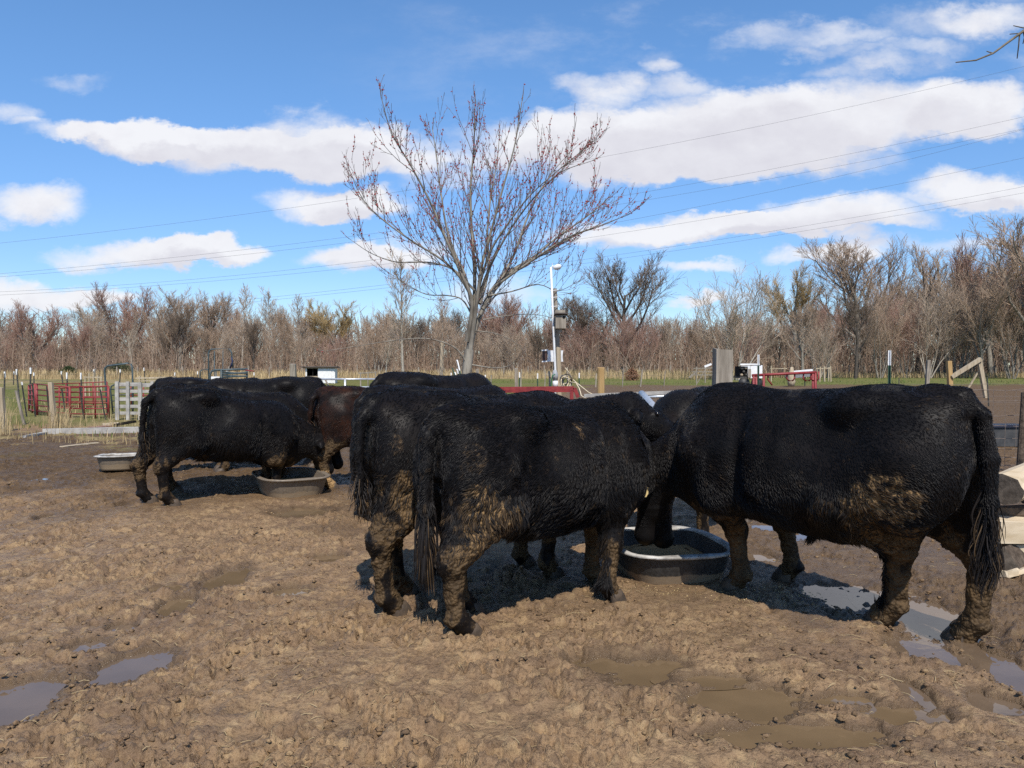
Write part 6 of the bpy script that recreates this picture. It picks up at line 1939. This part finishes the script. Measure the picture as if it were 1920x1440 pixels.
# ------------------------------------------------------------------ low growth
def blades(name, label, spots, mat, seed, hmin, hmax, w, lean=.35):
    """blades of grass: each a bent narrow strip"""
    rr = np.random.default_rng(seed)
    n = len(spots)
    p = np.array(spots, float)
    h = rr.uniform(hmin, hmax, n); a = rr.uniform(0, 6.28, n); l = np.abs(rr.normal(0, lean, n)) * h
    dx_, dy_ = np.cos(a), np.sin(a)
    ww = w * rr.uniform(.6, 1.4, n)
    s = np.stack([-dy_, dx_, np.zeros(n)], -1)
    b0 = p; b1 = p + np.stack([dx_ * l * .35, dy_ * l * .35, h * .6], -1); b2 = p + np.stack([dx_ * l, dy_ * l, h], -1)
    v = np.stack([b0 - s * ww[:, None], b0 + s * ww[:, None], b1 + s * ww[:, None] * .8, b1 - s * ww[:, None] * .8, b2], 1).reshape(-1, 3)
    i = np.arange(n)[:, None] * 5
    o = link(name, np_mesh(name, v, [i + np.array([[0, 1, 2, 3]]), i + np.array([[3, 2, 4]])], False, [mat]))
    tag(o, label, None, None, "stuff")
def scatter(n, u0, u1, y0, y1, seed, clump=None):
    rr = np.random.default_rng(seed)
    y = y0 * (y1 / y0) ** rr.random(n); u = rr.uniform(u0, u1, n)
    x = (u - 960) / FX * y
    if clump:
        keep = vnoise(x * clump, y * clump, seed=seed) + rr.normal(0, .10, n) > .52
        x, y = x[keep], y[keep]
    return np.stack([x, y, np.full(len(x), -.03)], -1)
blades("dry_grass", "tall tan dead grass along the wood's foot", scatter(11000, -400, 1420, 84, 104, 21), DRYG, 22, .5, 1.25, .030)
blades("dry_grass", "tan dead grass strip before the eastern wood", scatter(4500, 1350, 2300, 96, 106, 25), DRYG, 26, .4, .9, .030)
blades("dry_grass", "dead grass and weeds about the western fence posts", scatter(5200, -250, 560, 15.5, 34, 27, .9), DRYG, 28, .08, .34, .006)
blades("grass", "short green grass in the western pasture", scatter(9000, -300, 700, 17, 60, 29, .5), GRNG, 30, .05, .16, .008)
blades("grass", "short green grass of the pasture beyond the bare lot", scatter(8000, 850, 2300, 62, 104, 31, .3), GRNG, 32, .10, .24, .022)
blades("dry_grass", "dry weed stalks round the pale leaning post", np.concatenate([scatter(260, 90, 130, 18.6, 20, 33), scatter(140, -10, 20, 17.6, 19, 34)]), DRYG, 35, .3, .75, .004)

def bush(label, u, vtop, Y, wpx, m, seed, name="juniper_bush"):
    rr = np.random.default_rng(seed)
    p = at(u, vtop, Y); w = wpx / FX * Y / 2; H = p.z + .1
    t = thing(name, label, "bush", (p.x, Y, -.1), 0)
    n = 2600
    th = rr.uniform(0, 6.28, n); rad = np.sqrt(rr.random(n)); z = rr.random(n) ** .8
    prof = np.sqrt(np.clip(1 - (z * 1.02 - .1) ** 2, .02, 1)) * (.55 + .25 * np.sin(th * 3 + seed) + .55 * rr.random(n) ** 2)
    c = np.stack([np.cos(th) * rad * w * prof, np.sin(th) * rad * w * prof, z * H * (1 - .25 * rad ** 2)], -1)
    d = rr.normal(0, 1, (n, 3)) + np.array([0, 0, .8]); d /= np.linalg.norm(d, axis=1, keepdims=True)
    e = np.cross(d, rr.normal(0, 1, (n, 3))); e /= np.linalg.norm(e, axis=1, keepdims=True)
    L = (H * rr.uniform(.05, .16, n))[:, None]
    v = np.stack([c - e * L * .22, c + e * L * .22, c + d * L], 1).reshape(-1, 3)
    link("foliage", np_mesh("foliage", v, np.arange(n * 3).reshape(-1, 3), False, [m]), t)
    mb = MB()
    for i in range(5): a = i * 1.3; mb.tube([(0, 0, 0), (math.cos(a) * w * .4, math.sin(a) * w * .4, H * .6)], np.array([.05, .02]), 5)
    mb.build("stem", BARK_DARK, t)
JUN = simple("juniper_green", (.020, .035, .014), (.055, .075, .030), .9, 4, spec=.1)
bush("dark green juniper behind the red panels, in the tan grass", 128, 686, 96, 44, JUN, 1)
bush("wider paler juniper behind the steel arch", 225, 680, 99, 70, simple("dull_juniper", (.055, .065, .035), (.11, .11, .06), .9, 4, spec=.1), 2)
bush("rust-brown dead bush in the tan grass past the golden post", 1300 - 115, 690, 80, 34, simple("dead_leaves", (.20, .105, .06), (.28, .16, .10), .9, 4, spec=.1), 4, "dead_bush")

# ------------------------------------------------------------------ what lies about on the mud
def crumbs(n, seed, y0, y1, s0, s1, mat, name, label, spread=None, flat=.6):
    rr = np.random.default_rng(seed)
    if spread is None:
        y = y0 * (y1 / y0) ** rr.random(n); x = rr.uniform(-.85, .85, n) * (y * .86)
    else:
        c, rx_, ry_ = spread
        x = c.x + rr.normal(0, rx_, n); y = c.y + rr.normal(0, ry_, n)
    keep = vnoise(x * 1.7, y * 1.7, seed=seed) > .36 if spread is None else np.ones(n, bool)
    x, y = x[keep], y[keep]
    pf = puddle_field(x, y)
    h = np.maximum(yard_height(x, y), -.026)
    ok = pf < .25; x, y, h = x[ok], y[ok], h[ok]; n = len(x)
    ico = np.array([(0, 0, 1), (.9, 0, .3), (.28, .85, .3), (-.72, .53, .3), (-.72, -.53, .3), (.28, -.85, .3), (0, 0, -.6)])
    f = np.array([(0, 1, 2), (0, 2, 3), (0, 3, 4), (0, 4, 5), (0, 5, 1), (6, 2, 1), (6, 3, 2), (6, 4, 3), (6, 5, 4), (6, 1, 5)])
    s = s0 * (s1 / s0) ** (rr.random(n) ** 1.6)
    a = rr.uniform(0, 6.28, n)
    v = ico[None] * (s[:, None, None]) * rr.uniform(.55, 1.35, (n, 7, 3))
    v[:, :, 2] *= flat
    ca, sa = np.cos(a)[:, None], np.sin(a)[:, None]
    vx = v[:, :, 0] * ca - v[:, :, 1] * sa * .8 + x[:, None]; vy = v[:, :, 0] * sa + v[:, :, 1] * ca * .8 + y[:, None]
    vz = v[:, :, 2] + (h - s * .05)[:, None]
    V = np.stack([vx, vy, vz], -1).reshape(-1, 3)
    F = (np.arange(n)[:, None, None] * 7 + f[None]).reshape(-1, 3)
    z = np.zeros(len(V))
    o = link(name, np_mesh(name, V, F, True, [mat], dict(grass=z, straw=z, wet=np.repeat(rr.random(n) ** 2 * .7, 7), pool=z, sheen=z + .8)))
    tag(o, label, None, None, "stuff")
crumbs(9000, 51, 2.6, 13, .006, .030, GROUND, "mud_crumbs", "loose crumbs and small clods of mud")
CHAFF = simple("spilled_grain", (.45, .33, .15), (.62, .48, .25), .9, 40, spec=.1)
crumbs(420, 53, 0, 0, .003, .009, CHAFF, "spilled_feed", "yellow grain spilled by the big steer's fore hoof", (ground_at(1450, 1118), .22, .14), .5)
crumbs(260, 54, 0, 0, .003, .008, CHAFF, "spilled_feed", "scattered grain in front of the main tub", (ground_at(1250, 1108), .40, .10), .5)
rr_ = np.random.default_rng(57)
y_ = 2.8 * (11 / 2.8) ** rr_.random(700); x_ = rr_.uniform(-.8, .8, 700) * y_ * .86
h_ = np.maximum(yard_height(x_, y_), -.026) + .004
L_ = rr_.uniform(.02, .09, 700); a_ = rr_.uniform(0, 6.28, 700)
ok_ = puddle_field(x_, y_) < .2
pl = [np.array([(x - math.cos(a) * l / 2, y - math.sin(a) * l / 2, z), (x, y, z + .006), (x + math.cos(a) * l / 2, y + math.sin(a) * l / 2, z)]) for x, y, z, l, a in zip(x_[ok_], y_[ok_], h_[ok_], L_[ok_], a_[ok_])]
v, q, _ = tube_arrays(pl, [np.full(3, .0016)] * len(pl), 3)
tag(link("straw_bits", np_mesh("straw_bits", v, q, True, [DRYG])), "bits of straw trodden into the mud", None, None, "stuff")
